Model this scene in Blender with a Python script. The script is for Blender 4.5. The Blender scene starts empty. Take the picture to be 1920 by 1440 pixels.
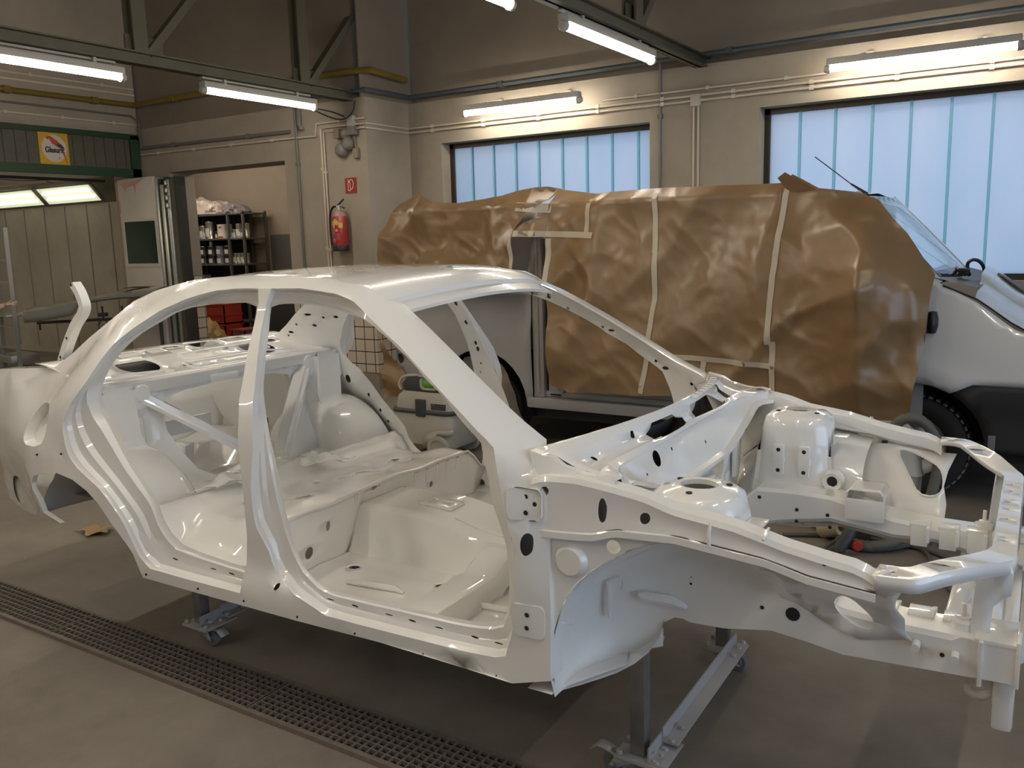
import bpy, bmesh, math, random
import numpy as np
from mathutils import Matrix, Vector
from mathutils.geometry import delaunay_2d_cdt
random.seed(7); RNG=np.random.default_rng(7)
PI=math.pi
SC=bpy.context.scene
COL=SC.collection
# ------------------------------------------------------------------ camera, world, exposure
cam_d=bpy.data.cameras.new('camera'); cam=bpy.data.objects.new('camera',cam_d); COL.objects.link(cam)
FPX=1613.0; PITCH=0.166894; ROLL=-0.0280216; YAW=0.5660544; CAMH=1.745
cam_d.sensor_fit='HORIZONTAL'; cam_d.sensor_width=36.0; cam_d.lens=36.0*FPX/1920.0
cam_d.clip_start=0.05; cam_d.clip_end=200
_f=Vector((-math.sin(YAW)*math.cos(PITCH),math.cos(YAW)*math.cos(PITCH),-math.sin(PITCH)))
_r=Vector((math.cos(YAW),math.sin(YAW),0)); _u=_r.cross(_f)
_r2=math.cos(ROLL)*_r+math.sin(ROLL)*_u; _u2=-math.sin(ROLL)*_r+math.cos(ROLL)*_u
_m=Matrix((( _r2.x,_u2.x,-_f.x,0),(_r2.y,_u2.y,-_f.y,0),(_r2.z,_u2.z,-_f.z,CAMH),(0,0,0,1)))
cam.matrix_world=_m
SC.camera=cam
W=bpy.data.worlds.new('overcast_sky'); SC.world=W; W.use_nodes=True
_bg=W.node_tree.nodes['Background']; _bg.inputs[0].default_value=(0.56,0.74,1.0,1); _bg.inputs[1].default_value=1.15
SC.view_settings.view_transform='Standard'; SC.view_settings.look='None'; SC.view_settings.gamma=1.0
SC.view_settings.use_curve_mapping=False
SC.view_settings.exposure=1.38
SC.cycles.max_bounces=8; SC.cycles.diffuse_bounces=5; SC.cycles.glossy_bounces=4; SC.cycles.transmission_bounces=6
SC.cycles.use_denoising=True; SC.cycles.sample_clamp_indirect=6.0
SC.cycles.caustics_reflective=False; SC.cycles.caustics_refractive=False
LAMP=21.0      # emission of the fluorescent tubes
TUBE=(1.0,0.90,0.755)
# ------------------------------------------------------------------ materials
MATS={}
def mat(name,col,rough=.5,metal=0.,coat=0.,spec=.5,noise=None,bump=None,emit=None,alpha=None,trans=None):
    """noise=(scale,amount,colour2) mottling of the surface colour; bump=(scale,strength)"""
    if name in MATS: return MATS[name]
    m=bpy.data.materials.new(name); m.use_nodes=True; nt=m.node_tree; b=nt.nodes['Principled BSDF']
    b.inputs['Base Color'].default_value=(*col,1); b.inputs['Roughness'].default_value=rough; b.inputs['Metallic'].default_value=metal
    b.inputs['Coat Weight'].default_value=coat; b.inputs['Coat Roughness'].default_value=.03; b.inputs['Specular IOR Level'].default_value=spec
    tc=None
    if noise or bump:
        tc=nt.nodes.new('ShaderNodeTexCoord')
    if noise:
        n=nt.nodes.new('ShaderNodeTexNoise'); n.inputs['Scale'].default_value=noise[0]; n.inputs['Detail'].default_value=8; n.inputs['Roughness'].default_value=.65
        r=nt.nodes.new('ShaderNodeValToRGB'); r.color_ramp.elements[0].position=.5-noise[1]; r.color_ramp.elements[1].position=.5+noise[1]
        r.color_ramp.elements[0].color=(*noise[2],1); r.color_ramp.elements[1].color=(*col,1)
        nt.links.new(tc.outputs['Object'],n.inputs['Vector']); nt.links.new(n.outputs['Fac'],r.inputs['Fac']); nt.links.new(r.outputs['Color'],b.inputs['Base Color'])
    if bump:
        n2=nt.nodes.new('ShaderNodeTexNoise'); n2.inputs['Scale'].default_value=bump[0]; n2.inputs['Detail'].default_value=6
        bp=nt.nodes.new('ShaderNodeBump'); bp.inputs['Strength'].default_value=bump[1]; bp.inputs['Distance'].default_value=.02
        nt.links.new(tc.outputs['Object'],n2.inputs['Vector']); nt.links.new(n2.outputs['Fac'],bp.inputs['Height']); nt.links.new(bp.outputs['Normal'],b.inputs['Normal'])
    if emit:
        b.inputs['Emission Color'].default_value=(*emit[0],1); b.inputs['Emission Strength'].default_value=emit[1]
    if trans: b.inputs['Transmission Weight'].default_value=trans
    if alpha is not None: b.inputs['Alpha'].default_value=alpha
    MATS[name]=m; return m
# ------------------------------------------------------------------ mesh builder
def pip(P,loop):
    """points inside polygon (even-odd)"""
    P=np.asarray(P,float); L=np.asarray(loop,float); x,y=P[:,0],P[:,1]; ins=np.zeros(len(P),bool)
    x1,y1=L[:,0],L[:,1]; x2,y2=np.roll(x1,-1),np.roll(y1,-1)
    for a,b,c,d in zip(x1,y1,x2,y2):
        if b==d: continue
        cond=((b>y)!=(d>y))&(x<(c-a)*(y-b)/(d-b)+a); ins^=cond
    return ins
def circ(cx,cy,rx,ry=None,n=14,a0=0.):
    ry=ry or rx
    return [(cx+rx*math.cos(a0+2*PI*i/n),cy+ry*math.sin(a0+2*PI*i/n)) for i in range(n)]
def slot(cx,cy,w,h,n=5):
    """rounded slot, w,h full sizes"""
    r=min(w,h)/2; out=[]
    for qx,qy,a in ((1,1,0),(-1,1,PI/2),(-1,-1,PI),(1,-1,1.5*PI)):
        for i in range(n+1):
            t=a+PI/2*i/n; out.append((cx+qx*(w/2-r)+r*math.cos(t),cy+qy*(h/2-r)+r*math.sin(t)))
    return out
def rrect(x0,y0,x1,y1,r,n=4):
    out=[]
    for cx,cy,a in ((x1-r,y1-r,0),(x0+r,y1-r,PI/2),(x0+r,y0+r,PI),(x1-r,y0+r,1.5*PI)):
        for i in range(n+1):
            t=a+PI/2*i/n; out.append((cx+r*math.cos(t),cy+r*math.sin(t)))
    return out
def dens(loop,sp,closed=True):
    L=[np.array(p,float) for p in loop]; out=[]
    n=len(L)
    for i in range(n if closed else n-1):
        a,b=L[i],L[(i+1)%n]; k=max(1,int(math.ceil(np.linalg.norm(b-a)/sp)))
        for j in range(k): out.append(a+(b-a)*j/k)
    if not closed: out.append(L[-1])
    return np.array(out)
def smooth(loop,it=2,closed=True):
    """Chaikin corner cutting"""
    P=np.array(loop,float)
    for _ in range(it):
        Q=np.roll(P,-1,0) if closed else P[1:]
        A=P if closed else P[:-1]
        R=np.empty((2*len(A),P.shape[1])); R[0::2]=.75*A+.25*Q; R[1::2]=.25*A+.75*Q
        if not closed: R=np.concatenate([P[:1],R,P[-1:]])
        P=R
    return P
def rs(pts,n):
    P=np.asarray(pts,float); d=np.r_[0,np.cumsum(np.linalg.norm(np.diff(P,axis=0),axis=1))]
    t=np.linspace(0,d[-1],n); return np.stack([np.interp(t,d,P[:,k]) for k in range(P.shape[1])],1)
class MB:
    def __init__(s): s.v=[]; s.f=[]
    def add(s,vs,fs,M=None):
        o=len(s.v)
        for p in vs:
            p=Vector(p); s.v.append(tuple(M@p if M is not None else p))
        s.f+= [tuple(i+o for i in f) for f in fs]; return s
    def box(s,x0,y0,z0,x1,y1,z1,M=None,bev=0.):
        if bev>0:
            bm=bmesh.new(); bmesh.ops.create_cube(bm,size=1)
            for v in bm.verts: v.co=Vector((x0+(v.co.x+.5)*(x1-x0),y0+(v.co.y+.5)*(y1-y0),z0+(v.co.z+.5)*(z1-z0)))
            bmesh.ops.bevel(bm,geom=bm.edges[:],offset=min(bev,.45*min(abs(x1-x0),abs(y1-y0),abs(z1-z0))),segments=2,profile=.6,affect='EDGES')
            bm.verts.index_update()
            vs=[v.co.copy() for v in bm.verts]; fs=[[v.index for v in f.verts] for f in bm.faces]; bm.free()
            return s.add(vs,fs,M)
        vs=[(x,y,z) for x in (x0,x1) for y in (y0,y1) for z in (z0,z1)]
        return s.add(vs,[(0,1,3,2),(4,6,7,5),(0,4,5,1),(2,3,7,6),(0,2,6,4),(1,5,7,3)],M)
    def loft(s,rings,closed=False,cap=False,M=None,flip=False):
        """rings: list of equal-length point lists"""
        n=len(rings[0]); vs=[p for r in rings for p in r]; fs=[]
        m=n if closed else n-1
        for i in range(len(rings)-1):
            for j in range(m):
                a,b=i*n+j,i*n+(j+1)%n; q=(a,b,b+n,a+n); fs.append(q[::-1] if flip else q)
        if cap:
            fs.append(tuple(range(n))[::-1]); fs.append(tuple(range((len(rings)-1)*n,len(rings)*n)))
        return s.add(vs,fs,M)
    def tube(s,pts,r,n=8,cap=True,M=None,prof=None):
        """sweep a circle (or prof: list of (a,b) offsets) along pts"""
        P=[Vector(p) for p in pts]; k=len(P); T=[]
        for i in range(k):
            t=(P[min(i+1,k-1)]-P[max(i-1,0)]); T.append(t.normalized() if t.length>0 else Vector((0,0,1)))
        u=Vector((0,0,1)) if abs(T[0].z)<.9 else Vector((1,0,0)); rings=[]
        u=(u-T[0]*u.dot(T[0])).normalized()
        for i in range(k):
            u=(u-T[i]*u.dot(T[i])).normalized(); w=T[i].cross(u); rr=r[i] if hasattr(r,'__len__') else r
            if prof: rings.append([P[i]+u*a+w*b for a,b in prof])
            else: rings.append([P[i]+u*(rr*math.cos(2*PI*j/n))+w*(rr*math.sin(2*PI*j/n)) for j in range(n)])
        return s.loft(rings,True,cap,M)
    def bar(s,p0,p1,w,h,M=None):
        return s.tube([p0,p1],1,prof=[(-h/2,-w/2),(h/2,-w/2),(h/2,w/2),(-h/2,w/2)],M=M)
    def lathe(s,prof,n=20,M=None,axis='z',cap=False):
        rings=[]
        for r,h in prof:
            ring=[]
            for j in range(n):
                a=2*PI*j/n; c,d=r*math.cos(a),r*math.sin(a)
                ring.append({'z':(c,d,h),'y':(c,h,d),'x':(h,c,d)}[axis])
            rings.append(ring)
        return s.loft(rings,True,cap,M,flip=(axis=='y'))
    def panel(s,outer,holes=(),sp=.05,fmap=None,flip=False,M=None,interior=True):
        """flat polygon with holes, triangulated on a grid of pitch sp and mapped (u,v)->(x,y,z)"""
        loops=[np.asarray(outer,float)]+[np.asarray(h,float) for h in holes]
        pts=[];edges=[]
        for L in loops:
            o=len(pts); pts+= [tuple(p) for p in L]; edges+=[(o+i,o+(i+1)%len(L)) for i in range(len(L))]
        if interior:
            mn,mx=loops[0].min(0),loops[0].max(0)
            gx=np.arange(mn[0]+sp/2,mx[0],sp); gy=np.arange(mn[1]+sp/2,mx[1],sp)
            if len(gx) and len(gy):
                G=np.stack(np.meshgrid(gx,gy),-1).reshape(-1,2)
                ok=pip(G,loops[0])
                for h in loops[1:]: ok&=~pip(G,h)
                G=G[ok]
                B=np.concatenate([dens(L,sp*.5) for L in loops])
                if len(G):
                    keep=np.ones(len(G),bool)
                    for i in range(0,len(G),2000):
                        d=np.min(((G[i:i+2000,None,:]-B[None])**2).sum(-1),1); keep[i:i+2000]=d>(sp*.45)**2
                    G=G[keep]; pts+= [tuple(p) for p in G]
        r=delaunay_2d_cdt([Vector(p) for p in pts],edges,[],0,1e-6)
        V=np.array([tuple(v) for v in r[0]]); F=[tuple(f) for f in r[2]]
        if not F: return s
        C=np.array([V[list(f)].mean(0) for f in F]); ok=pip(C,loops[0])
        for h in loops[1:]: ok&=~pip(C,h)
        F=[f if not flip else f[::-1] for f,k in zip(F,ok) if k]
        fm=fmap or (lambda u,v:(u,v,0.))
        return s.add([fm(*v) for v in V],F,M)
    def xform(s,M):
        s.v=[tuple(M@Vector(p)) for p in s.v]; return s
    def mirror_y(s):
        s.v=[(x,-y,z) for x,y,z in s.v]; s.f=[f[::-1] for f in s.f]; return s
    def copy(s):
        m=MB(); m.v=list(s.v); m.f=list(s.f); return m
    def build(s,name,material,parent=None,sharp=38,weld=1e-4,solid=0.,offset=0.,loc=None,rotz=0.,bevel=0.,sub=0):
        me=bpy.data.meshes.new(name)
        bm=bmesh.new()
        vs=[bm.verts.new(p) for p in s.v]
        for f in s.f:
            try: bm.faces.new([vs[i] for i in f])
            except ValueError: pass
        if weld: bmesh.ops.remove_doubles(bm,verts=bm.verts,dist=weld)
        loose=[v for v in bm.verts if not v.link_faces]
        if loose: bmesh.ops.delete(bm,geom=loose,context='VERTS')
        bmesh.ops.recalc_face_normals(bm,faces=bm.faces)
        bm.to_mesh(me); bm.free()
        for p in me.polygons: p.use_smooth=True
        me.set_sharp_from_angle(angle=math.radians(sharp))
        me.materials.append(material)
        o=bpy.data.objects.new(name,me); COL.objects.link(o)
        if parent is not None: o.parent=parent
        if loc is not None: o.location=loc
        if rotz: o.rotation_euler[2]=rotz
        if bevel:
            b=o.modifiers.new('bevel','BEVEL'); b.width=bevel; b.segments=2; b.limit_method='ANGLE'; b.angle_limit=math.radians(40)
        if solid:
            d=o.modifiers.new('sheet','SOLIDIFY'); d.thickness=solid; d.offset=offset
        if sub:
            d=o.modifiers.new('sub','SUBSURF'); d.levels=sub; d.render_levels=sub
        return o
def tag(o,label,cat,group=None,kind=None):
    o['label']=label; o['category']=cat
    if group: o['group']=group
    if kind: o['kind']=kind
    return o
def thing(name,label,cat,loc=(0,0,0),rotz=0.,group=None):
    o=bpy.data.objects.new(name,None); COL.objects.link(o); o.empty_display_size=.1
    o.location=loc; o.rotation_euler=(0,0,rotz); return tag(o,label,cat,group)
def struct(o):
    o['kind']='structure'; return o
def dup(o,parent=None,loc=None,rotz=None,label=None,group=None):
    c=o.copy(); COL.objects.link(c)
    if parent is not None: c.parent=parent
    if loc is not None: c.location=loc
    if rotz is not None: c.rotation_euler[2]=rotz
    if label: c['label']=label
    if group: c['group']=group
    for ch in list(o.children): dup(ch,c)
    return c
def Rz(a,loc=(0,0,0)): return Matrix.Translation(loc)@Matrix.Rotation(a,4,'Z')
# ------------------------------------------------------------------ the room
XL=-11.09; YD=7.8; XC=-6.85; YW=8.59; XR=6.5; YB=-5.0; ZC=6.2
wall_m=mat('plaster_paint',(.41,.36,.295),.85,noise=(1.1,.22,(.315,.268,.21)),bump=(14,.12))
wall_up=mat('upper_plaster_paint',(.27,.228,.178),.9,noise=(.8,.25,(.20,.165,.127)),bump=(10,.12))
ceil_m=mat('ceiling_boards',(.30,.25,.19),.9,noise=(1,.3,(.25,.2,.15)))
floor_m=mat('concrete_floor',(.27,.235,.197),.62,noise=(1.6,.17,(.18,.153,.126)),bump=(60,.08))
steel_green=mat('truss_green_paint',(.115,.105,.07),.55,noise=(5,.3,(.085,.075,.05)))
conduit_m=mat('painted_conduit',(.58,.51,.42),.6)
dark_frame=mat('window_frame_dark_brown',(.035,.028,.02),.5)
blue_pipe=mat('pipe_grey_blue',(.07,.085,.10),.5)
yellow_pipe=mat('gas_pipe_yellow',(.19,.13,.022),.5)
grey_pipe=mat('downpipe_grey',(.16,.15,.14),.5)
b=MB(); b.box(-19,YB,-.2,XR,12,0); struct(b.build('floor',floor_m))
b=MB(); b.box(XL-.4,YB-.3,ZC,XR+.3,YW+.4,ZC+.2); struct(b.build('ceiling',ceil_m))
T=.35
def wall_with_openings(fix,axis,a0,a1,z0,z1,ops,thick):
    """boxes around rectangular openings; axis 'x': wall runs along x at y=fix..fix+thick"""
    m=MB(); cuts=sorted(ops)
    def bx(u0,u1,w0,w1):
        if u1-u0<1e-4 or w1-w0<1e-4: return
        if axis=='x': m.box(u0,fix,w0,u1,fix+thick,w1)
        else: m.box(fix,u0,w0,fix+thick,u1,w1)
    u=a0
    for (p,q,lo,hi) in cuts:
        bx(u,p,z0,z1); bx(p,q,z0,lo); bx(p,q,hi,z1); u=q
    bx(u,a1,z0,z1); return m
ZLEDGE=3.40
WIN=[(-6.37,-3.68,1.27,2.90),(-2.54,1.05,1.27,2.93),(2.2,5.6,1.27,2.93)]
# lower window wall (thicker) and the set-back upper wall
struct(wall_with_openings(YW,'x',XC,XR,0,ZLEDGE,WIN,T).build('wall_window',wall_m))
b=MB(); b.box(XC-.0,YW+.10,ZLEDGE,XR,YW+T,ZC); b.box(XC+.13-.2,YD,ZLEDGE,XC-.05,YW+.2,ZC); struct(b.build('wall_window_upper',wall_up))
# pier side wall, door wall
b=MB(); b.box(XC-.3,YD+.001,0,XC,YW+T,ZLEDGE); struct(b.build('wall_pier',wall_m))
struct(wall_with_openings(YD,'x',XL-.02,XC-.3,0,ZLEDGE,[(-10.47,-8.20,0,2.78)],.42).build('wall_door',wall_m))
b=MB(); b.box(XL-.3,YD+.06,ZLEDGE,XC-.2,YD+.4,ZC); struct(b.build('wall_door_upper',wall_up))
# left wall with the booth opening
struct(wall_with_openings(XL-.35,'y',YB,YD+.02,0,ZC,[(2.2,7.62,0,2.78)],.35).build('wall_left',wall_m))
b=MB(); b.box(XL-.35,YB-.3,0,XR+.3,YB,ZC); struct(b.build('wall_back',wall_m))
b=MB(); b.box(XR,YB,0,XR+.3,-2.5,ZC); b.box(XR,4.5,0,XR+.3,YW+.4,ZC); b.box(XR,-2.5,4.0,XR+.3,4.5,ZC)
struct(b.build('wall_right',wall_m))
# white tiled base of the pier and the doorway
tile=bpy.data.materials.new('white_tiles'); tile.use_nodes=True
_nt=tile.node_tree; _b=_nt.nodes['Principled BSDF']; _b.inputs['Roughness'].default_value=.25
_tc=_nt.nodes.new('ShaderNodeTexCoord'); _mp=_nt.nodes.new('ShaderNodeMapping'); _br=_nt.nodes.new('ShaderNodeTexBrick')
_br.offset=0.; _br.inputs['Color1'].default_value=(.70,.62,.52,1); _br.inputs['Color2'].default_value=(.66,.58,.49,1); _br.inputs['Mortar'].default_value=(.05,.035,.025,1)
_br.inputs['Scale'].default_value=1.; _br.inputs['Mortar Size'].default_value=.006; _br.inputs['Brick Width'].default_value=.15; _br.inputs['Row Height'].default_value=.15
_sx=_nt.nodes.new('ShaderNodeSeparateXYZ'); _ad=_nt.nodes.new('ShaderNodeMath'); _cx=_nt.nodes.new('ShaderNodeCombineXYZ')
_nt.links.new(_tc.outputs['Object'],_sx.inputs[0]); _nt.links.new(_sx.outputs['X'],_ad.inputs[0]); _nt.links.new(_sx.outputs['Y'],_ad.inputs[1])
_nt.links.new(_ad.outputs[0],_cx.inputs['X']); _nt.links.new(_sx.outputs['Z'],_cx.inputs['Y']); _nt.links.new(_cx.outputs[0],_br.inputs['Vector']); _nt.links.new(_br.outputs['Color'],_b.inputs['Base Color'])
b=MB(); b.box(-8.19,YD-.012,.20,XC+.012,YD,1.35); b.box(XC,YD,.20,XC+.012,YW,1.35); struct(b.build('trim_1',tile))
b=MB(); b.box(-10.95,YD-.012,0,-10.47,YD,1.35); b.box(-10.47,YD-.012,0,-10.455,YD+.42,1.35); struct(b.build('trim_2',tile))
# ---- channel-glass windows
glass=bpy.data.materials.new('frosted_channel_glass'); glass.use_nodes=True; _nt=glass.node_tree
for n in list(_nt.nodes): _nt.nodes.remove(n)
_o=_nt.nodes.new('ShaderNodeOutputMaterial'); _t=_nt.nodes.new('ShaderNodeBsdfTranslucent'); _g=_nt.nodes.new('ShaderNodeBsdfGlossy'); _d=_nt.nodes.new('ShaderNodeBsdfDiffuse')
_mx=_nt.nodes.new('ShaderNodeMixShader'); _m2=_nt.nodes.new('ShaderNodeMixShader'); _fr=_nt.nodes.new('ShaderNodeFresnel')
_tc=_nt.nodes.new('ShaderNodeTexCoord'); _n=_nt.nodes.new('ShaderNodeTexNoise'); _n.inputs['Scale'].default_value=1.6; _n.inputs['Detail'].default_value=5
_mp=_nt.nodes.new('ShaderNodeMapping'); _mp.inputs['Scale'].default_value=(1.2,1,.5)
_cr=_nt.nodes.new('ShaderNodeValToRGB'); _cr.color_ramp.elements[0].position=.32; _cr.color_ramp.elements[1].position=.68
_cr.color_ramp.elements[0].color=(.285,.31,.34,1); _cr.color_ramp.elements[1].color=(.355,.345,.355,1)
_nt.links.new(_tc.outputs['Object'],_mp.inputs[0]); _nt.links.new(_mp.outputs[0],_n.inputs['Vector']); _nt.links.new(_n.outputs['Fac'],_cr.inputs['Fac']); _nt.links.new(_cr.outputs[0],_t.inputs[0])
_d.inputs[0].default_value=(.3,.33,.36,1); _g.inputs['Roughness'].default_value=.35; _g.inputs[0].default_value=(.6,.6,.6,1)
_m2.inputs[0].default_value=.12; _nt.links.new(_t.outputs[0],_m2.inputs[1]); _nt.links.new(_d.outputs[0],_m2.inputs[2])
_nt.links.new(_fr.outputs[0],_mx.inputs[0]); _nt.links.new(_m2.outputs[0],_mx.inputs[1]); _nt.links.new(_g.outputs[0],_mx.inputs[2]); _nt.links.new(_mx.outputs[0],_o.inputs[0])
glass_rib=glass.copy(); glass_rib.name='glass_channel_edge_teal'
for _q in list(glass_rib.node_tree.links):
    if _q.to_node.type=='BSDF_TRANSLUCENT' and _q.to_socket.name=='Color': glass_rib.node_tree.links.remove(_q)
[n for n in glass_rib.node_tree.nodes if n.type=='BSDF_TRANSLUCENT'][0].inputs[0].default_value=(.26,.52,.53,1)
for wi,(x0,x1,z0,z1) in enumerate(WIN):
    w=bpy.data.objects.new('window_%d'%(wi+1),None); COL.objects.link(w); w['kind']='structure'
    yf=YW+.20; pitch=.309 if wi==0 else .327; first=(-6.05 if wi==0 else x0+.34)
    b=MB(); t=.055
    b.box(x0,yf-.03,z1-t,x1,yf+.05,z1); b.box(x0,yf-.03,z0,x1,yf+.05,z0+t); b.box(x0,yf-.03,z0,x0+t,yf+.05,z1); b.box(x1-.02,yf-.03,z0,x1,yf+.05,z1)
    b.build('window_frame',dark_frame,w)
    xs=[x0+t]
    x=first
    while x<x1-.1: xs.append(x); x+=pitch
    xs.append(x1-.02)
    for a,c in zip(xs[:-1],xs[1:]):
        b=MB(); a_=a+(.012 if a>x0+.1 else 0); c_=c-(.012 if c<x1-.1 else 0); b.add([(a_,yf,z0+t),(c_,yf,z0+t),(c_,yf,z1-t),(a_,yf,z1-t)],[(0,1,2,3)]); b.build('pane',glass,w)
    for x in xs[1:-1]:
        b=MB(); b.loft([[(x-.012,yf,q),(x-.012,yf-.03,q),(x+.012,yf-.03,q),(x+.012,yf,q)] for q in (z0+t,z1-t)]); b.build('glass_rib',glass_rib,w)
# large open gate added in the unseen right wall to bring in cold daylight
w=bpy.data.objects.new('door_added_1',None); COL.objects.link(w); w['kind']='structure'
b=MB(); b.box(XR-.02,-2.6,0,XR+.32,-2.5,4.1); b.box(XR-.02,4.5,0,XR+.32,4.6,4.1); b.box(XR-.02,-2.6,4.0,XR+.32,4.6,4.1); b.build('added_gate_frame',dark_frame,w)
# ---- roof trusses
def ibeam_rings(x,y0,y1,zb,h=.11,w=.13,t=.014):
    m=MB(); m.box(x-w/2,y0,zb,x+w/2,y1,zb+t); m.box(x-w/2,y0,zb+h-t,x+w/2,y1,zb+h); m.box(x-.012,y0,zb,x+.012,y1,zb+h); return m
def truss(x,y1,posts,label):
    r=thing('roof_truss',label,'roof truss',(x,0,0),0,'green steel roof trusses')
    ibeam_rings(0,YB,y1,3.37).build('bottom_chord',steel_green,r)
    ibeam_rings(0,YB,y1,5.6).build('top_chord',steel_green,r)
    for y in posts:
        m=MB(); m.box(-.065,y-.07,3.48,-.045,y+.07,5.6); m.box(.045,y-.07,3.48,.065,y+.07,5.6); m.box(-.05,y-.012,3.48,.05,y+.012,5.6); m.build('post',steel_green,r)
        m=MB(); m.bar((0,y+.10,3.48),(0,y+2.0,5.6),.09,.07); m.build('diagonal_brace',steel_green,r)
        m=MB(); m.box(-.01,y-.12,3.46,.01,y+.26,3.62); m.build('gusset_plate',steel_green,r)
    return r
truss(-7.08,YD+.1,[7.06,5.07,3.0,1.0],'dark green steel roof truss on the left, ending at the pier')
truss(-3.13,YW+.1,[6.95,4.9,2.8],'dark green steel roof truss on the right, ending above the windows')
# ---- fluorescent lamps
tube_m=mat('fluorescent_tube',(1,1,1),.4,emit=(TUBE,LAMP)); lampbody=mat('lamp_housing_grey',(.42,.40,.36),.5)
cable_m=mat('black_cable',(.02,.018,.016),.5)
LG='fluorescent lamps'
def lamp(p0,p1,label,hang=True,wall=False):
    p0,p1=Vector(p0),Vector(p1); c=(p0+p1)/2; d=(p1-p0).normalized(); L=(p1-p0).length
    r=thing('fluorescent_lamp',label,'lamp',c,math.atan2(d.y,d.x),LG)
    m=MB(); m.tube([(-L/2+.03,0,0),(L/2-.03,0,0)],.029,14); m.build('tube',tube_m,r)
    m=MB(); m.box(-L/2,-.045,.024,L/2,.045,.085,bev=.012); m.build('housing',lampbody,r)
    for s in (-1,1):
        m=MB(); m.lathe([(0.,0),(.040,0),(.040,.03),(.028,.05),(0,.055)],14,axis='x',M=Matrix.Translation((s*(L/2-.03),0,0))@Matrix.Scale(s,4,Vector((1,0,0)))); m.build('end_cap',lampbody,r)
    if hang:
        m=MB(); m.bar((-L/2+.02,.03,.12),(L/2-.05,.03,.12),.04,.02)
        for x in (-L*.32,L*.32): m.box(x-.015,-.02,.08,x+.015,.045,.13)
        m.build('mounting_rail',lampbody,r)
    if wall:
        for x in (-L*.3,L*.3):
            m=MB(); m.box(x-.02,-.02,.08,x+.02,.34,.095); m.box(x-.03,.30,.05,x+.03,.34,.16); m.bar((x,.30,.05),(x,0,.085),.03,.008); m.build('wall_bracket',lampbody,r)
    return r
lamp((-7.08,3.43,3.24),(-7.08,4.90,3.24),'lit fluorescent lamp under the left roof truss, cut by the left photo edge')
lamp((-7.08,5.74,3.24),(-7.08,7.24,3.24),'lit fluorescent lamp under the left roof truss nearest the pier')
lamp((-3.13,5.74,3.25),(-3.13,7.36,3.25),'lit fluorescent lamp under the right roof truss nearest the windows')
lamp((-3.13,3.55,3.25),(-3.13,5.05,3.25),'lit fluorescent lamp at the top edge of the photo, under the right truss')
lamp((-5.79,8.25,3.15),(-4.31,8.25,3.15),'lit fluorescent wall lamp above the left channel-glass window',False,True)
lamp((-1.85,8.25,3.15),(-.36,8.25,3.15),'lit fluorescent wall lamp above the right channel-glass window',False,True)
lamp((-7.08,.6,3.24),(-7.08,2.1,3.24),'added fluorescent fill lamp under the left truss, outside the photo near the camera')  # from here to the pipes: unseen lamps added as fill light
lamp((-3.13,1.0,3.25),(-3.13,2.5,3.25),'added fluorescent fill lamp under the right truss, outside the photo above the car')
lamp((-3.13,-1.6,3.25),(-3.13,-.1,3.25),'added fluorescent fill lamp under the right truss, behind the camera')
lamp((-7.08,-2.2,3.24),(-7.08,-.7,3.24),'added fluorescent fill lamp under the left truss, behind the camera')
lamp((-5.1,-3.0,3.9),(-5.1,-1.5,3.9),'added fluorescent fill lamp hanging behind the camera between the trusses')
lamp((-1.2,-3.0,3.9),(-1.2,-1.5,3.9),'added fluorescent fill lamp hanging behind the camera on its right')
lamp((-1.0,.2,3.9),(-1.0,1.7,3.9),'added fluorescent fill lamp hanging above the camera')
lamp((-5.1,.2,3.9),(-5.1,1.7,3.9),'added fluorescent fill lamp hanging left of the camera between the trusses')
lamp((.9,.4,3.6),(.9,1.9,3.6),'added fluorescent fill lamp hanging from the ceiling right of the camera')
lamp((.9,3.4,3.6),(.9,4.9,3.6),'added fluorescent fill lamp hanging from the ceiling above the van bonnet')
# ---- pipes and conduits (each run one thing)
def pipe(name,label,cat,pts,r,m,n=8,clips=None,group=None):
    b=MB(); b.tube(pts,r,n); o=tag(b.build(name,m),label,cat,group)
    if clips:
        P=[Vector(p) for p in pts]
        for i in range(len(P)-1):
            L=(P[i+1]-P[i]).length
            for j in range(int(L/clips)):
                c=P[i].lerp(P[i+1],(j+.5)/max(1,int(L/clips))); q=r+.006
                k=MB(); k.box(c.x-q,c.y-q,c.z-q,c.x+q,c.y+q+.004,c.z+q); k.build('pipe_clip',m,o)
    return o
pipe('water_pipe','long grey-blue pipe above the ledge over both windows','pipe',[(-8.0,YD-.04,3.47),(XC+.06,YD-.04,3.47),(XC+.06,YW-.04,3.47),(XR-.1,YW-.04,3.52)],.026,blue_pipe,clips=2.2)
pipe('gas_pipe','yellow gas pipe bent around the pier top, capped at the corner','pipe',[(-8.0,YD-.05,3.68),(-7.6,YD-.05,3.69),(XC-.25,YD-.05,3.69),(XC+.07,YD+.05,3.69),(XC+.07,YW-.1,3.66)],.036,yellow_pipe,10,clips=1.1)
pipe('gas_pipe','yellow gas pipe running along the left wall into the corner','pipe',[(XL+.06,2.,3.72),(XL+.06,YD-.06,3.72),(-9.3,YD-.05,3.72)],.036,yellow_pipe,10,clips=1.1)
def xconduit(label,z,x0,x1,y,r=.013): return pipe('conduit',label,'conduit',[(x0,y,z),(x1,y,z)],r,conduit_m,6,clips=.7,group='painted conduits on the walls')
xconduit('upper painted conduit on the window wall under the wall lamps',3.105,XC+.02,XR-.1,YW-.035)
xconduit('lower painted conduit on the window wall just above the windows',3.055,XC+.02,XR-.1,YW-.035)
xconduit('painted conduit level with the wall lamps between the two windows',3.165,-4.2,-1.9,YW-.035,.011)
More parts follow.
